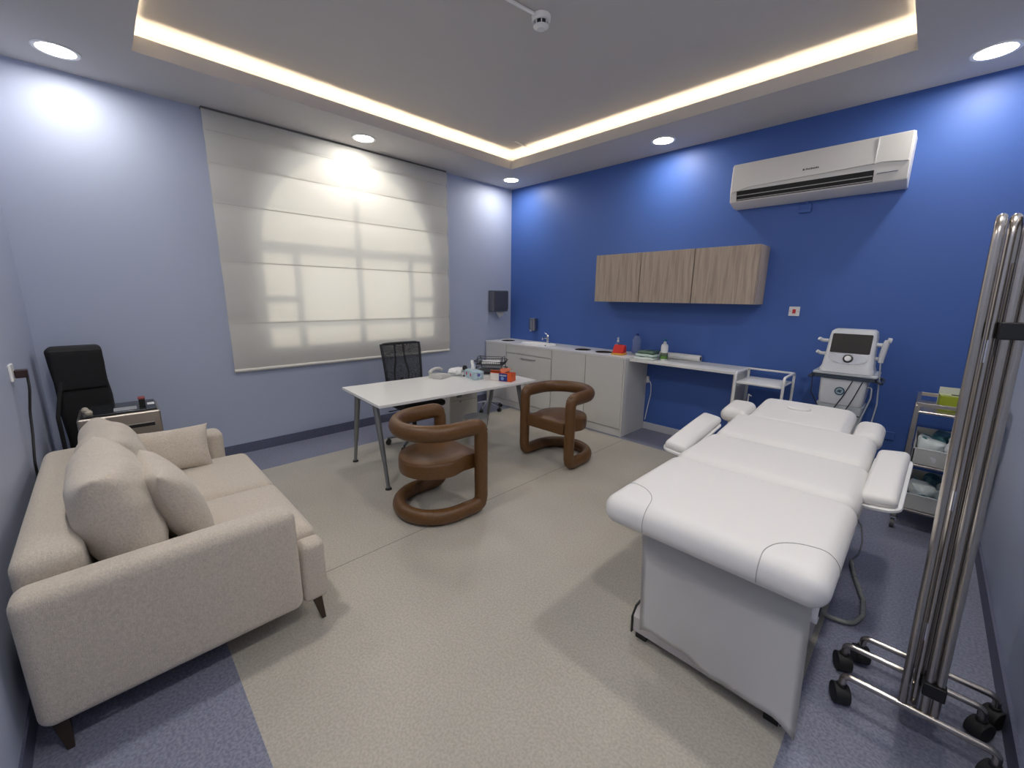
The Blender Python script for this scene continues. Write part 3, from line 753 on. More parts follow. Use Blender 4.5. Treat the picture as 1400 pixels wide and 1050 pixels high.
# local: front = +X
M_mb = bpy.data.materials.new('black_mesh'); M_mb.use_nodes = True
nt = M_mb.node_tree; b = nt.nodes['Principled BSDF']; b.inputs['Base Color'].default_value = (.018, .018, .02, 1); b.inputs['Roughness'].default_value = .7
tc = nt.nodes.new('ShaderNodeTexCoord'); ck = nt.nodes.new('ShaderNodeTexVoronoi'); ck.inputs['Scale'].default_value = 260; nt.links.new(tc.outputs['Object'], ck.inputs[0])
lt = nt.nodes.new('ShaderNodeMath'); lt.operation = 'GREATER_THAN'; lt.inputs[1].default_value = .36; nt.links.new(ck.outputs['Distance'], lt.inputs[0]); nt.links.new(lt.outputs[0], b.inputs['Alpha'])
def backx(z): return -.20-.05*((z-.55)/.5)**2-.03*(z-.5)
def backpts(z, w): return [(backx(z)+.035*(2*k/10-1)**2, w*(2*k/10-1), z) for k in range(11)]
bm = NB(); g = []
for i in range(9):
    z = .58+.49*i/8; w = .20+.025*i/8
    g.append([bm.verts.new(p) for p in backpts(z, w)])
for a, b_ in zip(g, g[1:]):
    for k in range(10): bm.faces.new((a[k], a[k+1], b_[k+1], b_[k]))
mk('mesh_back', bm, M_mb, t)
bm = NB()
loop = [(*backpts(.58+.49*i/8, .20+.025*i/8)[10][:2], .58+.49*i/8) for i in range(9)]
lp = loop + [(p[0], p[1], 1.075) for p in reversed(backpts(1.075, .225)[1:-1])] + [(x, -y, z) for x, y, z in reversed(loop)] + [(p[0], p[1], .575) for p in backpts(.575, .20)[1:-1]]
tube(bm, lp, .014, 8, closed=True); mk('back_frame', bm, M_black, t)
bm = NB()
for s in (-1, 1): tube(bm, [(backx(1.06)-.012, s*.05, 1.06), (backx(.9)-.02, s*.055, .9), (backx(.75)-.02, s*.085, .75), (backx(.6)-.02, s*.075, .58)], .011, 8)
tube(bm, fillet([(backx(.62)-.03, 0, .70), (-.24, 0, .5), (-.12, 0, .40), (0, 0, .40)], .08), .02, 10)
mk('spine', bm, M_black, t)
mk('lumbar_pad', softbox(-.245, -.22, -.16, .16, .60, .68, .012, seg=3), M_black, t)
mk('seat', softbox(-.22, .26, -.245, .245, .44, .505, .03, puff=.012), mat('black_fabric', (.014, .014, .016), .8), t)
bm = NB(); cyl(bm, (0, 0, .10), (0, 0, .42), .025, .022); box(bm, -.1, .12, -.06, .06, .405, .435); mk('gas_lift', bm, M_black, t)
bm = NB(); tube(bm, [(0, -.05, .42), (.02, -.24, .415), (.03, -.30, .42)], .006, 8); mk('lever', bm, M_black, t)
for k in range(5):
    a = R(20+72*k); bm = NB(); e_ = Vector((.28*cos(a), .28*sin(a), .075))
    tube(bm, [(0, 0, .115), tuple(e_)], lambda s: .022-.008*s, 8); cyl(bm, (0, 0, .08), (0, 0, .13), .035)
    lg = mk('base_arm', bm, M_silver, t)
    bm = NB(); d = Vector((-sin(a), cos(a), 0))
    cyl(bm, Vector((e_.x, e_.y, .028))-d*.025, Vector((e_.x, e_.y, .028))-d*.006, .028, n=18); cyl(bm, Vector((e_.x, e_.y, .028))+d*.006, Vector((e_.x, e_.y, .028))+d*.025, .028, n=18); cyl(bm, (e_.x, e_.y, .03), (e_.x, e_.y, .08), .008)
    mk('caster', bm, M_black, lg)
# ---------------------------------------------------------------- clinic stool behind desk
t = thing('rolling_stool', 'low rolling stool with a chrome star base beyond the desk', 'stool', (.42, -.86, 0))
bm = NB(); lathe(bm, [(0, .40), (.16, .40), (.175, .415), (.175, .445), (.16, .46), (0, .465)], n=32); mk('seat', bm, M_black, t)
bm = NB(); cyl(bm, (0, 0, .1), (0, 0, .4), .018); mk('column', bm, M_chrome, t)
for k in range(5):
    a = R(8+72*k); e_ = Vector((.22*cos(a), .22*sin(a), .07)); bm = NB(); tube(bm, [(0, 0, .12), tuple(e_)], .014, 8); lg = mk('base_arm', bm, M_chrome, t)
    bm = NB(); d = Vector((-sin(a), cos(a), 0)); c_ = Vector((e_.x, e_.y, .027)); cyl(bm, c_-d*.018, c_+d*.018, .027, n=16); cyl(bm, (e_.x, e_.y, .04), (e_.x, e_.y, .08), .007); mk('caster', bm, M_black, lg)

# ================================================================ TAN CHAIRS
def tan_chair(label, loc, rz):
    t = thing('tub_chair', label, 'chair', loc, rz, 'tan leather tubular armchairs by the desk')
    r = .278; F = .215; zt, zb = .672, .058
    def U(z, rev=False):
        pts = [(r*cos(-pi*k/22), r*sin(-pi*k/22), z) for k in range(23)]
        return list(reversed(pts)) if rev else pts
    # corner fillets at the four front corners
    path = []
    top = U(zt); bot = U(zb, True)
    c1 = fillet([(-r, 0, zt), (-r, F, zt), (-r, F, zb), (-r, 0, zb)], .075, 7)
    c2 = fillet([(r, 0, zb), (r, F, zb), (r, F, zt), (r, 0, zt)], .075, 7)
    path = top[:-1]+c1+bot[1:-1]+c2[:-1]
    q = []
    for i, p in enumerate(path):
        p = Vector(p)
        if q and (p-q[-1]).length < .004: continue
        q.append(p)
    # densify straight runs
    dense = []
    for i, p in enumerate(q):
        nx = q[(i+1) % len(q)]; dense.append(p); L_ = (nx-p).length
        if L_ > .08:
            k = int(L_/.05)
            for s in range(1, k+1): dense.append(p.lerp(nx, s/(k+1)))
    bm = NB()
    def sec(p, u):
        rz_ = .057 if p.z < .12 else .060
        rh = .049
        if abs(u.z) > .5: return (rz_, rh)
        return (.05, .047)
    tube(bm, dense, .05, 20, closed=True, sec=sec)
    mk('tube_frame', bm, M_leather, t, angle=180)
    # D-shaped seat cushion
    n = 30; rr = .245; out = [(rr*1.05*cos(-pi*k/n), rr*1.12*sin(-pi*k/n)) for k in range(n+1)]
    outline = [(.225, F+.025)]+[(.225, .1)]+out[0:]+[(-.225, .1), (-.225, F+.025)]
    prof = [(0.90, .325), (.985, .333), (1.0, .36), (1.0, .415), (.985, .437), (.94, .447), (.6, .46), (.0, .463)]
    bm = NB(); cy = .02; rings = []
    for s, z in prof:
        rings.append([bm.verts.new((x*s, cy+(y-cy)*s, z)) for x, y in outline] if s else [bm.verts.new((0, cy, z))])
    N_ = len(outline)
    for a, b in zip(rings, rings[1:]):
        for i in range(N_):
            j = (i+1) % N_
            if len(b) == 1: bm.faces.new((a[i], a[j], b[0]))
            else: bm.faces.new((a[i], a[j], b[j], b[i]))
    bm.faces.new(rings[0])
    s = mk('seat', bm, M_leather, t, angle=50)
    bm = NB(); tube(bm, [(x*.97, cy+(y-cy)*.97, .4415) for x, y in outline], .0028, 6, closed=True); mk('piping', bm, mat('dark_tan_piping', (.12, .045, .012), .5), s)
    return t
tan_chair('tan leather tubular armchair in front of the desk end, nearest the camera', (2.235, -2.975, 0), R(-3))
tan_chair('tan leather tubular armchair in front of the white counter, facing the camera', (2.245, -1.505, 0), R(181))

# ================================================================ SOFA
sf = thing('loveseat_sofa', 'cream linen two seat sofa with track arms along the left wall', 'sofa', (2.0, -4.48, 0))
ox, oy = 2.0, -4.48
def SB(name, bm, m=M_linen): return mk(name, xf(bm, T(-ox, -oy, 0)), m, sf, angle=60)
SX0, SX1 = 1.16, 2.83
M_seam = mat('linen_seam', (.36, .31, .25), .9)
# arms: slightly flared front, soft box
for nm, x0, x1 in (('arm', SX1-.13, SX1), ('arm', SX0, SX0+.15)):
    bm = softbox(x0, x1, -4.955, -4.115, .135, .635, .045, seg=5, puff=.01, n=12)
    SB(nm, bm)
SB('back', softbox(SX0+.152, SX1-.132, -4.955, -4.775, .14, .705, .05, seg=5, puff=.012, n=14))
SB('seat_base', softbox(SX0+.152, SX1-.02, -4.77, -4.015, .115, .30, .03, seg=4, n=12) if False else softbox(SX0+.152, SX1-.132, -4.77, -4.02, .125, .30, .03, seg=4, n=12))
mx = 2.005
SB('seat_cushion', softbox(mx+.003, SX1-.134, -4.77, -3.995, .29, .455, .045, seg=5, puff=.022, n=12))
SB('seat_cushion', softbox(SX0+.153, mx-.003, -4.77, -3.995, .29, .455, .045, seg=5, puff=.022, n=12))
# front end block of the seat seen past the arm
SB('front_rail', softbox(SX1-.131, SX1-.03, -4.112, -3.998, .125, .43, .03, seg=4, n=6))
for x, y in ((2.775, -4.04), (1.24, -4.10), (2.775, -4.90), (1.24, -4.90)):
    bm = NB(); 
    lo = [(x+a*.010, y+b*.010+(.012 if y > -4.5 else 0), 0) for a, b in ((-1, -1), (1, -1), (1, 1), (-1, 1))]; hi = [(x-.012*(1 if x > 2 else -1)+a*.017, y-.01+b*.022, .135) for a, b in ((-1, -1), (1, -1), (1, 1), (-1, 1))]
    l = [bm.verts.new(p) for p in lo]; h = [bm.verts.new(p) for p in hi]; bm.faces.new(l); bm.faces.new(h)
    for i in range(4): bm.faces.new((l[i], l[(i+1) % 4], h[(i+1) % 4], h[i]))
    mk('leg', xf(bm, T(-ox, -oy, 0)), M_walnut, sf, bevel=.003)

def cushion(name, label, w, h, th, loc, rot, seed, cat='cushion', group=None, **k):
    o = mk(name, pillow(w, h, th, n=34, seed=seed, **k), M_linen, angle=180)
    o.location = loc; o.rotation_euler = [R(a) for a in rot]
    return tag(o, label, cat, group)
cushion('back_cushion', 'large plump cream back cushion nearest the camera on the sofa', .65, .475, .27, (2.335, -4.61, .457), (14, 0, 0), 11, group='sofa back cushions', wr=.02, e=2.7, ex=2.5, pinch=.08)
cushion('back_cushion', 'large plump cream back cushion at the far end of the sofa', 0.64, .425, .27, (1.675, -4.61, .457), (14, 0, 2), 23, group='sofa back cushions', wr=.02, e=2.7, ex=2.5, pinch=.08)
cushion('throw_pillow', 'small cream throw pillow leaning on the near back cushion', .44, .42, .17, (2.38, -4.415, .465), (20, 0, 4), 5, group='cream throw pillows', wr=.014, e=2.1, ex=2.4)
cushion('throw_pillow', 'cream throw pillow leaning against the far arm of the sofa', 0.43, .285, .15, (1.45, -4.43, .462), (-22, 0, 84), 8, group='cream throw pillows', wr=.014, e=2.1, ex=2.4)

# ---------------------------------------------------------------- steel appliance behind sofa
t = thing('steel_heating_cabinet', 'boxy stainless steel appliance with a black glass lid beyond the sofa', 'appliance', (.70, -4.61, 0), R(-1))
mk('body', B(-.19, .19, -.21, .21, .05, .76), M_steel2, t, bevel=.012, seg=3)
mk('lid', B(-.17, .17, -.19, .195, .7605, .775), mat('black_glass', (.02, .022, .025), .15), t, bevel=.004)
mk('label_plate', B(.02, .13, -.03, .09, .7752, .7765), mat('grey_plate', (.35, .36, .37), .4), t, smooth=False)
mk('sticker', B(-.04, .03, .15, .19, .7752, .777), M_white2, t, smooth=False)
mk('slot_handle', B(.1905, .199, -.03, .17, .655, .685), M_black, t, bevel=.003)
mk('handle_trim', B(.199, .203, -.028, .168, .68, .688), M_chrome, t)
mk('switch_block', B(.04, .09, .105, .14, .7752, .83), M_black, t, bevel=.003); mk('red_button', B(.035, .095, .103, .142, .831, .845), mat('dull_red', (.28, .06, .06), .5), t, bevel=.004)
for y in (-.17, -.15):
    bm = NB(); lathe(bm, [(0, 0), (.018, 0), (.02, .015), (.012, .03), (0, .034)], c=(.02+(y+.17)*5, y, .7755)); mk('knob', bm, mat('beige_knob', (.45, .40, .32), .5), t)
for sx in (-.15, .15):
    for sy in (-.17, .17):
        bm = NB(); cyl(bm, (sx, sy, 0), (sx, sy, .0495), .02); mk('foot', bm, M_black, t)
# black folded bag / case
t = thing('black_carry_case', 'tall black fabric case standing in the corner behind the appliance', 'case', (.27, -4.77, 0), R(4))
bm = softbox(-.09, .09, -.15, .14, 0.0, 1.19, .035, seg=4, n=10)
for v in bm.verts:
    v.co.x += .012*noise.noise(v.co*4); v.co.y += .012*noise.noise(v.co*5+Vector((3, 1, 0))) - (v.co.z-.6)*.03
    v.co.z = max(0, v.co.z)
mk('body', bm, mat('black_nylon', (.006, .006, .007), .75, bump=.3, bscale=30), t)
mk('flap', softbox(.085, .11, -.15, .12, .88, 1.17, .012, seg=3), mat('black_nylon', (.006, .006, .007), .7), t)
bm = NB(); tube(bm, fillet([(.1, -.12, .95), (.13, -.17, .7), (.13, -.17, .45), (.1, -.12, .3)], .05), .012, 8); mk('strap', bm, M_rubber, t)
# socket and cord on the left wall
t = thing('wall_socket', 'white wall socket on the pale left wall behind the sofa', 'socket', (1.28, LY, 1.11))
mk('plate', B(-.045, .045, 0, .012, 0, .09), M_white2, t, bevel=.004)
t = thing('mains_cable', 'black power cord with its plug hanging from the left wall socket', 'power cord', (1.25, LY, 1.11))
mk('plug', B(-.02, .025, .0125, .06, .01, .055), mat('brown_plug', (.03, .012, .012), .4), t, bevel=.006)
bm = NB(); tube(bm, fillet([(.0, .055, .02), (.03, .055, -.05), (.015, .035, -.18), (.06, .03, -.30), (.12, .02, -.44), (.13, .018, -.62)], .08), .006, 8); mk('cable', bm, M_black, t)

# ================================================================ TREATMENT BED
bd = thing('treatment_bed', 'white vinyl three section treatment bed with wing armrests', 'treatment bed', (4.2, -2.1, 0))
bx, by = 4.2, -2.1
def BB(name, bm, m=M_vinyl, parent=None, **k): return mk(name, xf(bm, T(-bx, -by, 0)), m, parent or bd, angle=k.pop('angle', 60), **k)
TZ = .735
leg_s = BB('leg_cushion', softbox(3.785, 4.605, -3.155, -2.43, .605, TZ, .062, seg=7, puff=.012, n=12))
BB('seat_cushion', softbox(3.785, 4.6, -2.425, -1.87, .605, TZ, .062, seg=7, puff=.014, n=12))
# corner seams on the leg section, laid on the cushion's own surface
from mathutils.bvhtree import BVHTree
_b = bmesh.new(); _b.from_mesh(leg_s.data); _tree = BVHTree.FromBMesh(_b); _b.free()
for sx, cx_ in ((1, 4.605), (-1, 3.785)):
    bm = NB(); pts = []
    path = [(cx_-sx*.20, -3.155, .63+.08*k/4) for k in range(5)]+[(cx_-sx*.20*cos(pi/2*k/16)**.8 if k < 16 else cx_, -3.155+.20*sin(pi/2*k/16)**.8, TZ+.01) for k in range(1, 16)]+[(cx_, -2.955, .71-.08*k/4) for k in range(5)]
    path = [Vector(a_).lerp(Vector(b_), k_/6) for a_, b_ in zip(path, path[1:]) for k_ in range(6)]
    for p in path:
        q, n_, _, _ = _tree.find_nearest(Vector(p)-Vector((bx, by, 0))); pts.append(q+Vector((bx, by, 0))+n_*.0006)
    tube(bm, pts, .0017, 6); BB('corner_seam', bm, mat('seam_grey', (.40, .39, .38), .6), leg_s)
# back section: lower full-width part, narrower head part, tilted up
hinge = T(0, -1.865, .64)@RX(6.5)
def hb(name, a, puff=.012, r=.06, parent=None):
    bm = softbox(*a, r, seg=7, puff=puff, n=12); xf(bm, hinge); return BB(name, bm, M_vinyl, parent)
bs = hb('back_cushion', (3.80, 4.585, .0, .46, -.035, .095))
hb('head_cushion', (3.865, 4.44, .38, .92, -.030, .094), parent=None)
bm = NB(); prism(bm, rrect(4.06, 4.20, .66, .75, .044), .095, .122); xf(bm, hinge); BB('face_plug', bm, M_vinyl, bevel=.01, seg=3)
for x0, x1 in ((3.665, 3.85), (4.45, 4.60)):
    hb('shoulder_bolster', (x0, x1, .50, .80, -.03, .07), r=.05)
# armrests
for s, cx_ in ((1, 4.66), (-1, 3.705)):
    Mx = T(cx_, -1.93, .70)@RY(-s*8)@RX(5)@RZ(-s*2)
    n_ = 'armrest'
    bm = softbox(-.066, .066, -.32, .32, .0, .05, .024, seg=5, puff=.018, n=12); xf(bm, Mx); ar = BB('armrest', bm)
    bm = NB(); prism(bm, rrect(-.078, .078, -.333, .333, .055, 8), -.012, .004); xf(bm, Mx); BB('tray', bm, M_white2, ar, bevel=.004)
    bm = NB(); tube(bm, fillet([(cx_, -2.0, .70), (cx_-s*.02, -2.0, .62), (cx_-s*.12, -1.98, .60)], .03), .014, 10); BB('bracket', bm, M_chrome, ar)
# frame and body
BB('frame', box(box(NB(), 3.90, 4.50, -2.93, -2.0, .57, .604), 3.90, 4.50, -2.0, -1.3, .57, .62), M_white2, smooth=False)
BB('body', B(3.965, 4.465, -2.90, -1.35, .12, .569), mat('bed_body', (.78, .77, .74), .45), bevel=.01, seg=3)
bm = NB(); prism(bm, [(-3.015, .03), (-3.02, .11), (-2.99, .145), (-2.95, .15), (-1.25, .15), (-1.22, .11), (-1.22, .03)], 3.915, 4.525, axis='x'); BB('plinth', bm, mat('plinth_white', (.62, .58, .58), .5), bevel=.004)
for x in (3.9085, 4.5255):
    bm = NB(); prism(bm, [(-3.021, .02), (-3.026, .11), (-2.993, .152), (-2.94, .157), (-2.94, .03)], x, x+.006, axis='x'); BB('black_edge', bm, M_black, smooth=False)
for x in (3.93, 4.47):
    for y in (-3.01, -1.28): BB('foot', B(x, x+.05, y, y+.06, 0, .0295), M_black)
# lever & black hinge parts
bm = NB(); box(bm, 4.50, 4.52, -2.72, -2.60, .53, .60); cyl(bm, (4.52, -2.66, .565), (4.57, -2.66, .56), .009); cyl(bm, (4.57, -2.66, .56), (4.585, -2.66, .558), .014); BB('adjust_lever', bm, M_black)
bm = NB(); box(bm, 4.44, 4.52, -2.42, -2.2, .50, .568); BB('hinge_block', bm, M_black)
# paper roll with hanging sheet
t = thing('paper_sheet_roll', 'white paper roll under the bed foot with its sheet hanging down', 'paper roll', (4.25, -3.0, 0))
M_pap = mat('couch_paper', (.86, .85, .85), .8, bump=.1, bscale=6)
bm = NB(); tube(bm, [(-.31, -.0, .545), (.325, -.0, .545)], .052, 32); rl = mk('roll', bm, M_pap, t)
bm = NB(); cyl(bm, (.3255, 0, .545), (.3275, 0, .545), .026, n=24); mk('core', bm, M_dark, t)
bm = NB(); g = []
for i in range(25):
    s = i/24; row = []
    for j in range(21):
        v = j/20
        xl = -.31+.04*v; x = xl+(.308+.024*v-xl)*s
        zb_ = .115-.02*s+.012*sin(s*9)+.008*sin(s*23); z = .59+(zb_-.59)*v
        y = -.0545-.022*v+.012*noise.noise(Vector((x*3, z*3, 2)))*v+(.012*sin(s*5)*v*v)-(.035*max(0, s-.75)*4*v*v)
        row.append(bm.verts.new((x, y, z)))
    g.append(row)
for i in range(24):
    for j in range(20): bm.faces.new((g[i][j], g[i+1][j], g[i+1][j+1], g[i][j+1]))
bmesh.ops.solidify(bm, geom=bm.faces[:], thickness=.001)
mk('hanging_sheet', bm, M_pap, t, angle=180)
for x in (-.325,): mk('roll_bracket', B(x-.003, x+.003, -.02, .02, .53, .603), M_white2, t)
# control cord
t = thing('control_cord', 'grey corrugated control cord lying on the floor right of the bed', 'cord', (4.6, -2.6, 0))
pts = [(-.13, .30, .30), (-.11, .35, .08), (-.05, .385, .02), (.05, .41, .016), (.08, .53, .016), (.07, .67, .016), (.015, .87, .016), (-.024, 1.06, .018)]
P_ = fillet(pts, .08, 8); bm = NB()
dn = []
for a, b in zip(P_, P_[1:]):
    k = max(1, int((b-a).length/.006))
    for s in range(k): dn.append(a.lerp(b, s/k))
tube(bm, dn, lambda s: .0105+.0012*math.sin(s*500), 10); mk('corrugated_tube', bm, mat('cord_grey', (.28, .29, .27), .6), t)
bm = NB(); tube(bm, fillet([(-.024, 1.06, .018), (.0, 1.20, .01), (.0, 1.40, .006), (-.03, 1.65, .006), (-.12, 1.9, .006)], .05), .004, 8); mk('cable', bm, mat('cable_grey', (.12, .13, .14), .6), t)

# ================================================================ WHITE CART
t = thing('white_trolley', 'white two tier tube trolley between the shelf and the bed head', 'trolley', (3.70, -.35, 0))
a, b = .19, .19
M_wt = mat('white_enamel', (.78, .78, .77), .3)
for sx in (-1, 1):
    bm = NB(); tube(bm, fillet([(sx*a, -b, .06), (sx*a, -b, .925), (sx*a, b, .925), (sx*a, b, .06)], .045, 6), .0115, 12); mk('side_frame', bm, M_wt, t)
bm = NB(); tube(bm, [(-a, b, .925-.004), (a, b, .925-.004)], .0095, 10); mk('rail', bm, M_wt, t)
for z in (.845, .38): mk('tray', softbox(-a+.012, a-.012, -b-.01, b+.01, z-.018, z, .006, seg=2, n=4), M_wt, t, )
for sx in (-1, 1):
    for sy in (-1, 1):
        bm = NB(); cyl(bm, (sx*a-.012, sy*b, .03), (sx*a+.012, sy*b, .03), .03, n=18); cyl(bm, (sx*a, sy*b, .03), (sx*a, sy*b, .065), .008); mk('caster', bm, M_rubber, t)
M_gel = mat('gel_grey', (.45, .47, .48), .3)
bt = bottle('pump_bottle', 'grey white pump bottle on the lower tier of the white trolley', (3.60, -.40, .3815), [('body', [(0, 0), (.035, 0), (.037, .01), (.037, .20), (.02, .225), (0, .225)], M_gel), ('pump', [(.018, .225), (.018, .25), (.006, .255), (.006, .33), (0, .33)], M_white2)])
bm = NB(); tube(bm, [(0, 0, .33), (.03, -.03, .325)], .006, 8); mk('spout', bm, M_white2, bt)
bottle('gel_bottle', 'white gel bottle lying low beside the pump bottle on the trolley', (3.56, -.27, .3815), [('body', [(0, 0), (.034, 0), (.036, .01), (.036, .17), (.018, .20), (.012, .23), (0, .232)], M_white2)])
M_teal = mat('teal_cloth', (.05, .22, .25), .7, bump=.4, bscale=20)
bm = softbox(-.12, .12, -.11, .11, 0, .17, .06, seg=4, n=8)
for v in bm.verts: v.co.z = max(0, v.co.z+.02*noise.noise(v.co*16)*(v.co.z/.17))
o = mk('teal_towel', bm, M_teal, angle=180); o.location = (3.75, -.36, .381); tag(o, 'folded teal towel on the lower tier of the white trolley', 'towel')

# ================================================================ THERAPY DEVICE
t = thing('device_cart', 'grey white pedestal cart carrying the therapy device, with a round emblem', 'device cart', (4.28, -.40, 0))
M_dev = mat('device_white', (.64, .655, .68), .35); M_devg = mat('device_grey', (.48, .51, .54), .4); M_dnav = mat('device_navy', (.03, .045, .07), .4)
def loft(bm, secs, mi=0):
    prev = None; first = None
    for sec in secs:
        cur = [bm.verts.new(p) for p in sec]
        if prev:
            n = len(cur)
            for i in range(n): bm.faces.new((prev[i], prev[(i+1) % n], cur[(i+1) % n], cur[i])).material_index = mi
        else: bm.faces.new(cur)
        prev = cur
    bm.faces.new(prev); return bm
def rsec(w, y0, y1, z, r=.03): return [(x, y, z) for x, y in rrect(-w/2, w/2, y0, y1, r)]
bm = NB(); loft(bm, [rsec(.26, -.10, .14, .08), rsec(.27, -.10, .14, .45), rsec(.285, -.115, .14, .70), rsec(.30, -.12, .14, .765)]); mk('lower_column', bm, M_devg, t)
bm = NB(); loft(bm, [rsec(.272, -.125, .13, .768), rsec(.285, -.135, .14, .82), rsec(.30, -.13, .15, .985)]); mk('front_cover', bm, M_dev, t)
mk('shelf', softbox(-.20, .20, -.16, .18, 1.005, 1.028, .010, seg=3, n=6), M_devg, t)
mk('shelf_underside', B(-.19, .19, -.15, .17, .975, 1.0045), M_dnav, t, bevel=.006)
bm = NB(); lathe(bm, [(0, 0), (.033, 0), (.033, .003), (0, .003)], M=T(-.01, -.137, .88)@RX(88), n=32); eb = mk('emblem', bm, mat('emblem_navy', (.03, .08, .12), .4), t)
bm = NB(); lathe(bm, [(0, 0), (.024, 0), (.024, .002), (0, .002)], M=T(-.01, -.1405, .88)@RX(88), n=32); mk('emblem_ring', bm, mat('emblem_grey', (.30, .40, .45), .4), eb)
bm = NB(); prism(bm, [(-.018, -.005), (-.005, .012), (.018, .008), (.008, -.002), (.012, -.012), (-.006, -.008)], 0, .0015, M=T(-.01, -.1425, .88)@RX(88)); mk('emblem_swoosh', bm, mat('emblem_navy2', (.02, .06, .1), .4), eb)
bm = NB(); box(bm, -.2, .2, -.15, .2, .04, .075); mk('base', bm, M_dnav, t, bevel=.01)
for sx in (-1, 1):
    for y in (-.13, .17):
        bm = NB(); cyl(bm, (sx*.17-.012, y, .025), (sx*.17+.012, y, .025), .025, n=18); mk('caster', bm, M_black, t)
    bm = NB(); tube(bm, fillet([(sx*.19, -.10, .985), (sx*.225, -.12, .97), (sx*.225, .1, .97), (sx*.19, .12, .985)], .03), .012, 8); mk('side_hook', bm, M_dnav, t)
# loose leads
for k, pts in enumerate(([(-.2, -.14, .97), (-.19, -.16, .85), (-.13, -.16, .74), (.02, -.155, .715), (.14, -.16, .70)], [(-.16, -.155, .72), (-.12, -.16, .6), (-.125, -.15, .5)],
                         [(.06, -.155, .975), (.02, -.16, .85), (-.03, -.15, .73)], [(.12, -.155, .975), (.08, -.16, .83), (-.0, -.15, .60), (-.02, -.15, .5)])):
    bm = NB(); tube(bm, fillet(pts, .04), .0035, 6); mk('black_lead', bm, M_black, t)
# head unit
t = thing('therapy_device', 'white tabletop therapy device with a dark screen and round dial', 'medical device', (4.285, -.41, 1.029))
TLT = 14
def face(x, s, d=0):   # s up the sloping face
    a = R(TLT); return (x, -.135+s*sin(a)-d*cos(a), .05+s*cos(a)+d*sin(a)*0-d*sin(a)*-.0)
bm = NB()
secs = []
for s, wd in ((0, .335), (.02, .34), (.05, .318), (.15, .300), (.28, .288), (.315, .275), (.33, .24)):
    z = s; yf = -.15+s*.25; secs.append([(x, y, z) for x, y in rrect(-wd/2, wd/2, yf, min(.13, yf+.22), .03)])
loft(bm, secs); mk('housing', bm, M_dev, t)
SL = math.degrees(math.atan(.25))
FM = lambda x, z: T(x, -.15+z*.25, z)@RX(90-SL)     # local xy on face, z outwards
bm = NB(); prism(bm, rrect(-.122, .122, -.075, .075, .008), 0, .004, M=FM(0, .225)); mk('screen', bm, mat('dark_screen', (.05, .045, .042), .12), t)
bm = NB(); pts = [(-.12, .03), (.12, .03)]+[(.12*cos(a_), -.0-.055*sin(a_)) for a_ in [pi*k/16 for k in range(0, 17)]]
pts = [(-.12, .03)]+[(-.12*cos(pi*k/20), .0-.05*sin(pi*k/20)) for k in range(21)]+[(.12, .03)]
prism(bm, pts, 0, .005, M=FM(0, .115)); mk('silver_panel', bm, mat('silver_face', (.55, .56, .58), .25, .7), t)
bm = NB(); lathe(bm, [(0, 0), (.03, 0), (.032, .010), (.026, .012), (0, .012)], M=FM(0, .11)); dl_ = mk('dial', bm, M_black, t)
bm = NB(); lathe(bm, [(0, .012), (.021, .012), (.02, .022), (0, .024)], M=FM(0, .11)); mk('dial_cap', bm, M_white2, dl_)
for z in (.13, .235):
    bm = NB(); tube(bm, fillet([(-.13, -.03, z), (-.19, -.04, z), (-.21, -.06, z+.015)], .02), .014, 10); mk('probe_holder', bm, M_dev, t)
    bm = NB(); tube(bm, [(.13, -.03, z-.01), (.185, -.04, z-.01)], .015, 10); mk('probe_holder', bm, M_dev, t)
bm = NB(); tube(bm, [(.188, -.062, .095), (.19, -.065, .15), (.20, -.062, .235), (.205, -.06, .265)], lambda s: .016+.004*sin(s*pi), 12); cyl(bm, (.205, -.06, .265), (.225, -.055, .262), .02, n=18)
tag(xf and mk('ultrasound_probe', xf(bm, T(4.285, -.41, 1.029)), M_dev), 'white handheld probe clipped on the right of the therapy device', 'probe')
bm = NB(); tube(bm, fillet([(4.475, -.475, 1.12), (4.485, -.47, 1.0), (4.50, -.46, .8), (4.48, -.46, .5), (4.50, -.45, .2)], .08), .005, 8); tag(mk('probe_cable', bm, mat('pale_cable', (.45, .48, .52), .5)), 'long pale cable hanging from the probe down the right side', 'cable')
bm = NB(); tube(bm, fillet([(4.42, -.50, .93), (4.455, -.50, .93), (4.46, -.50, .85), (4.44, -.50, .75), (4.40, -.50, .55)], .03), .005, 8); tag(mk('probe_cable', bm, MATS['pale_cable']), 'shorter pale cable looping from the device cart cover', 'cable')

# ================================================================ STEEL TROLLEY
t = thing('steel_trolley', 'stainless steel three tier trolley in the right corner holding bins', 'trolley', (4.91, -.56, 0))
a, b = .19, .235; TT = .90
for sx in (-1, 1):
    for sy in (-1, 1):
        bm = NB(); x, y = sx*a, sy*b; box(bm, x-.0125, x+.0125, y-.0125, y+.0125, .09, TT); lg = mk('post', bm, M_steel2, t, bevel=.003)
        bm = NB(); cyl(bm, (x-.011, y, .032), (x+.011, y, .032), .032, n=20); mk('caster', bm, mat('caster_grey', (.1, .1, .1), .5), lg)
        bm = NB(); box(bm, x-.018, x-.014, y-.02, y+.02, .02, .085); box(bm, x+.014, x+.018, y-.02, y+.02, .02, .085); box(bm, x-.018, x+.018, y-.02, y+.02, .08, .088); mk('caster_fork', bm, M_chrome, lg)
for z in (.86, .49, .16):
    mk('shelf', B(-a+.013, a-.013, -b-.005, b+.005, z-.012, z), M_steel2, t, smooth=False)
    bm = NB(); tube(bm, [(-a, -b-.006, z+.0), (a, -b-.006, z+.0)], .006, 8); mk('edge_rail', bm, M_steel, t)
bm = NB()
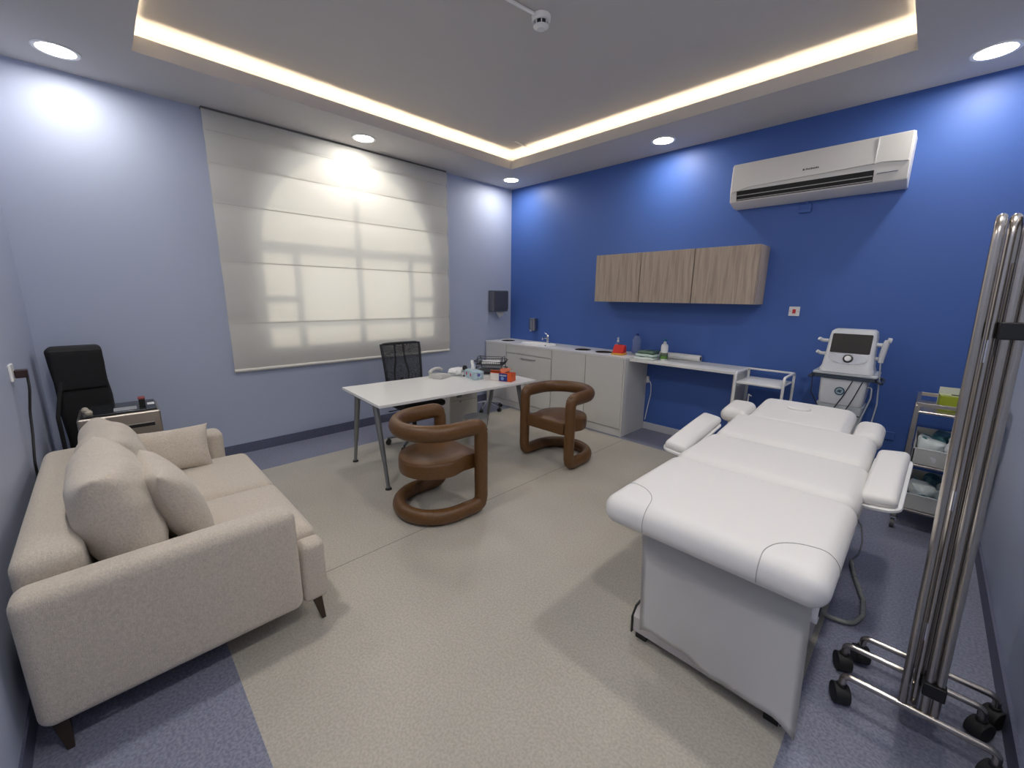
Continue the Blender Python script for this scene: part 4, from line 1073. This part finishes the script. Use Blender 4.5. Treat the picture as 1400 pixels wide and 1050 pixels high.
box(bm, -a, a, -b-.012, -b+.01, TT-.005, TT+.02); box(bm, -a, a, b-.01, b+.012, TT-.005, TT+.02); box(bm, -a-.012, -a+.01, -b, b, TT-.005, TT+.02); box(bm, a-.01, a+.012, -b, b, TT-.005, TT+.02)
mk('top_rail', bm, M_steel2, t, bevel=.002)
M_binw = mat('bin_white', (.52, .52, .50), .5)
def bin_(loc, lab):
    t = thing('storage_bin', lab, 'bin', loc, 0, 'white storage bins on the steel trolley')
    bm = NB(); w, d, h, k = .155, .205, .115, .006
    box(bm, -w, w, -d, -d+k, 0, h); box(bm, -w, w, d-k, d, 0, h+.06); box(bm, -w, -w+k, -d, d, 0, h+.03); box(bm, w-k, w, -d, d, 0, h+.03); box(bm, -w, w, -d, d, 0, k)
    mk('tub', bm, M_binw, t, smooth=False); bm = NB(); tube(bm, [(-w, -d, h), (w, -d, h)], .004, 6); mk('rim', bm, M_white2, t); return t
bin_((4.90, -.585, .4905), 'white bin of wrapped packs on the middle tier of the steel trolley')
bin_((4.90, -.585, .1605), 'white bin of wrapped packs on the bottom tier of the steel trolley')
def pk_mat(nm, c1, c2, sc):
    M = bpy.data.materials.new(nm); M.use_nodes = True; nt = M.node_tree; N = nt.nodes; L = nt.links; b = N['Principled BSDF']; b.inputs['Roughness'].default_value = .35
    tc = N.new('ShaderNodeTexCoord'); n = N.new('ShaderNodeTexVoronoi'); n.inputs['Scale'].default_value = sc; L.new(tc.outputs['Object'], n.inputs[0])
    r = N.new('ShaderNodeValToRGB'); r.color_ramp.interpolation = 'CONSTANT'; r.color_ramp.elements[0].color = (*c1, 1); r.color_ramp.elements[1].position = .45; r.color_ramp.elements[1].color = (*c2, 1)
    s = N.new('ShaderNodeSeparateColor'); L.new(n.outputs['Color'], s.inputs[0]); L.new(s.outputs[0], r.inputs[0]); L.new(r.outputs[0], b.inputs['Base Color']); return M
PM = [pk_mat('pack_teal', (.62, .68, .68), (.04, .16, .19), 9), pk_mat('pack_white', (.66, .68, .68), (.30, .42, .44), 7), pk_mat('pack_dark', (.02, .09, .12), (.25, .36, .38), 8)]
rp = random.Random(9)
for (z, tier, pal) in ((.497, 'middle', (1, 0, 0, 1, 0, 1, 2)), (.167, 'bottom', (2, 2, 0, 2, 0, 0, 2))):
    spots = [(-.077, -.12, .0), (.074, -.12, .0), (-.077, .05, .0), (.074, .05, .0), (-.07, -.08, .075), (.07, -.07, .08), (0, .08, .09)]
    names_ = ['front left', 'front right', 'middle left', 'middle right', 'upper left', 'upper right', 'rearmost']
    for k, (x, y, dz) in enumerate(spots):
        bm = softbox(-.068, .068, -.076, .076, 0, .09, .028, seg=3, n=7); sd_ = rp.random()*20
        for v in bm.verts:
            o_ = v.co.copy(); q = o_*15+Vector((sd_, 0, 0)); v.co += Vector((noise.noise(q), noise.noise(q+Vector((5, 5, 5))), noise.noise(q+Vector((9, 2, 7))))) * .026
            v.co.z = max(0, v.co.z)
        o = mk('wrapped_pack', bm, PM[pal[k]], angle=25); o.location = (4.90+x, -.585+y, z+dz); o.rotation_euler = (0, 0, R(rp.uniform(-8, 8)))
        tag(o, 'crumpled teal and white wrapped pack, %s in the %s tier bin' % (names_[k], tier), 'pack', 'wrapped packs in the trolley bins')
# lime box on top
t = thing('lime_carton', 'small lime green and white dispenser carton on top of the steel trolley', 'carton', (4.90, -.60, .861), R(4))
mk('carton', B(-.085, .085, -.06, .06, 0, .10), mat('lime_card', (.30, .36, .02), .5), t, bevel=.002)
mk('white_back', B(-.087, .087, .061, .066, 0, .145), mat('pale_card', (.6, .62, .55), .5), t, smooth=False)
mk('top_face', B(-.087, .087, -.03, .06, .1005, .103), mat('pale_green', (.48, .52, .30), .5), t, smooth=False)
mk('opening', B(-.03, .05, -.01, .03, .1032, .1045), M_dark, t, smooth=False)

# ================================================================ PRIVACY SCREEN
t = thing('privacy_screen', 'folded stainless steel tube privacy screen on casters by the right wall', 'privacy screen', (4.90, -2.55, 0))
LEAN = -1.6
LM = RY(LEAN)
def panel(x, y0, y1, r=.0125, z0=.12, z1=1.835, nm='panel_frame'):
    bm = NB(); tube(bm, fillet([(x, y0, z0), (x, y0, z1), (x+.02, y1, z1), (x+.02, y1, z0)], .07, 8), r, 12); tube(bm, [(x, y0, z0+.08), (x+.02, y1, z0+.08)], r*.7, 8); xf(bm, LM)
    return mk(nm, bm, M_steel, t)
for x, y0, y1 in ((-.063, -.155, .10), (-.034, -.125, .06), (-.006, -.15, .07), (.020, -.15, .08)): panel(x, y0, y1)
# grey fabric held between the tubes
for x, y0, y1 in ((-.047, -.12, .07), (-.020, -.11, .05), (.008, -.12, .06)):
    bm = NB(); pts = rrect(y0, y1, .26, 1.70, .02)
    prism(bm, pts, x-.003, x+.003, axis='x'); xf(bm, LM); mk('fabric_panel', bm, mat('screen_fabric', (.36, .33, .32), .7, bump=.2, bscale=40), t)
for z in (.235, 1.50):
    mk('strap', xf(B(-.022, .037, -.170, -.13, z-.026, z+.026), LM), M_black, t, bevel=.004)
for z in (.4, .9, 1.4):
    bm = NB(); cyl(bm, (-.038, -.13, z), (-.038, -.13, z+.07), .007); xf(bm, LM); mk('hinge', bm, M_chrome, t)
for y, xa, xb in ((-.16, -.235, .17), (.035, -.25, .15), (.14, -.20, .19)):
    bm = NB(); tube(bm, fillet([(xa, y, .075), (xa, y, .125), (xb, y, .125), (xb, y, .075)], .045, 7), .0125, 12); ft = mk('foot_bar', bm, M_steel, t)
    for x in (xa, xb):
        bm = NB(); ang = R(25 if x < 0 else -35); d = Vector((cos(ang), sin(ang), 0)); c_ = Vector((x, y, .038))
        cyl(bm, c_-d*.026, c_+d*.026, .038, n=24); cyl(bm, (x, y, .05), (x, y, .085), .017)
        mk('caster', bm, M_rubber, ft, bevel=.004)
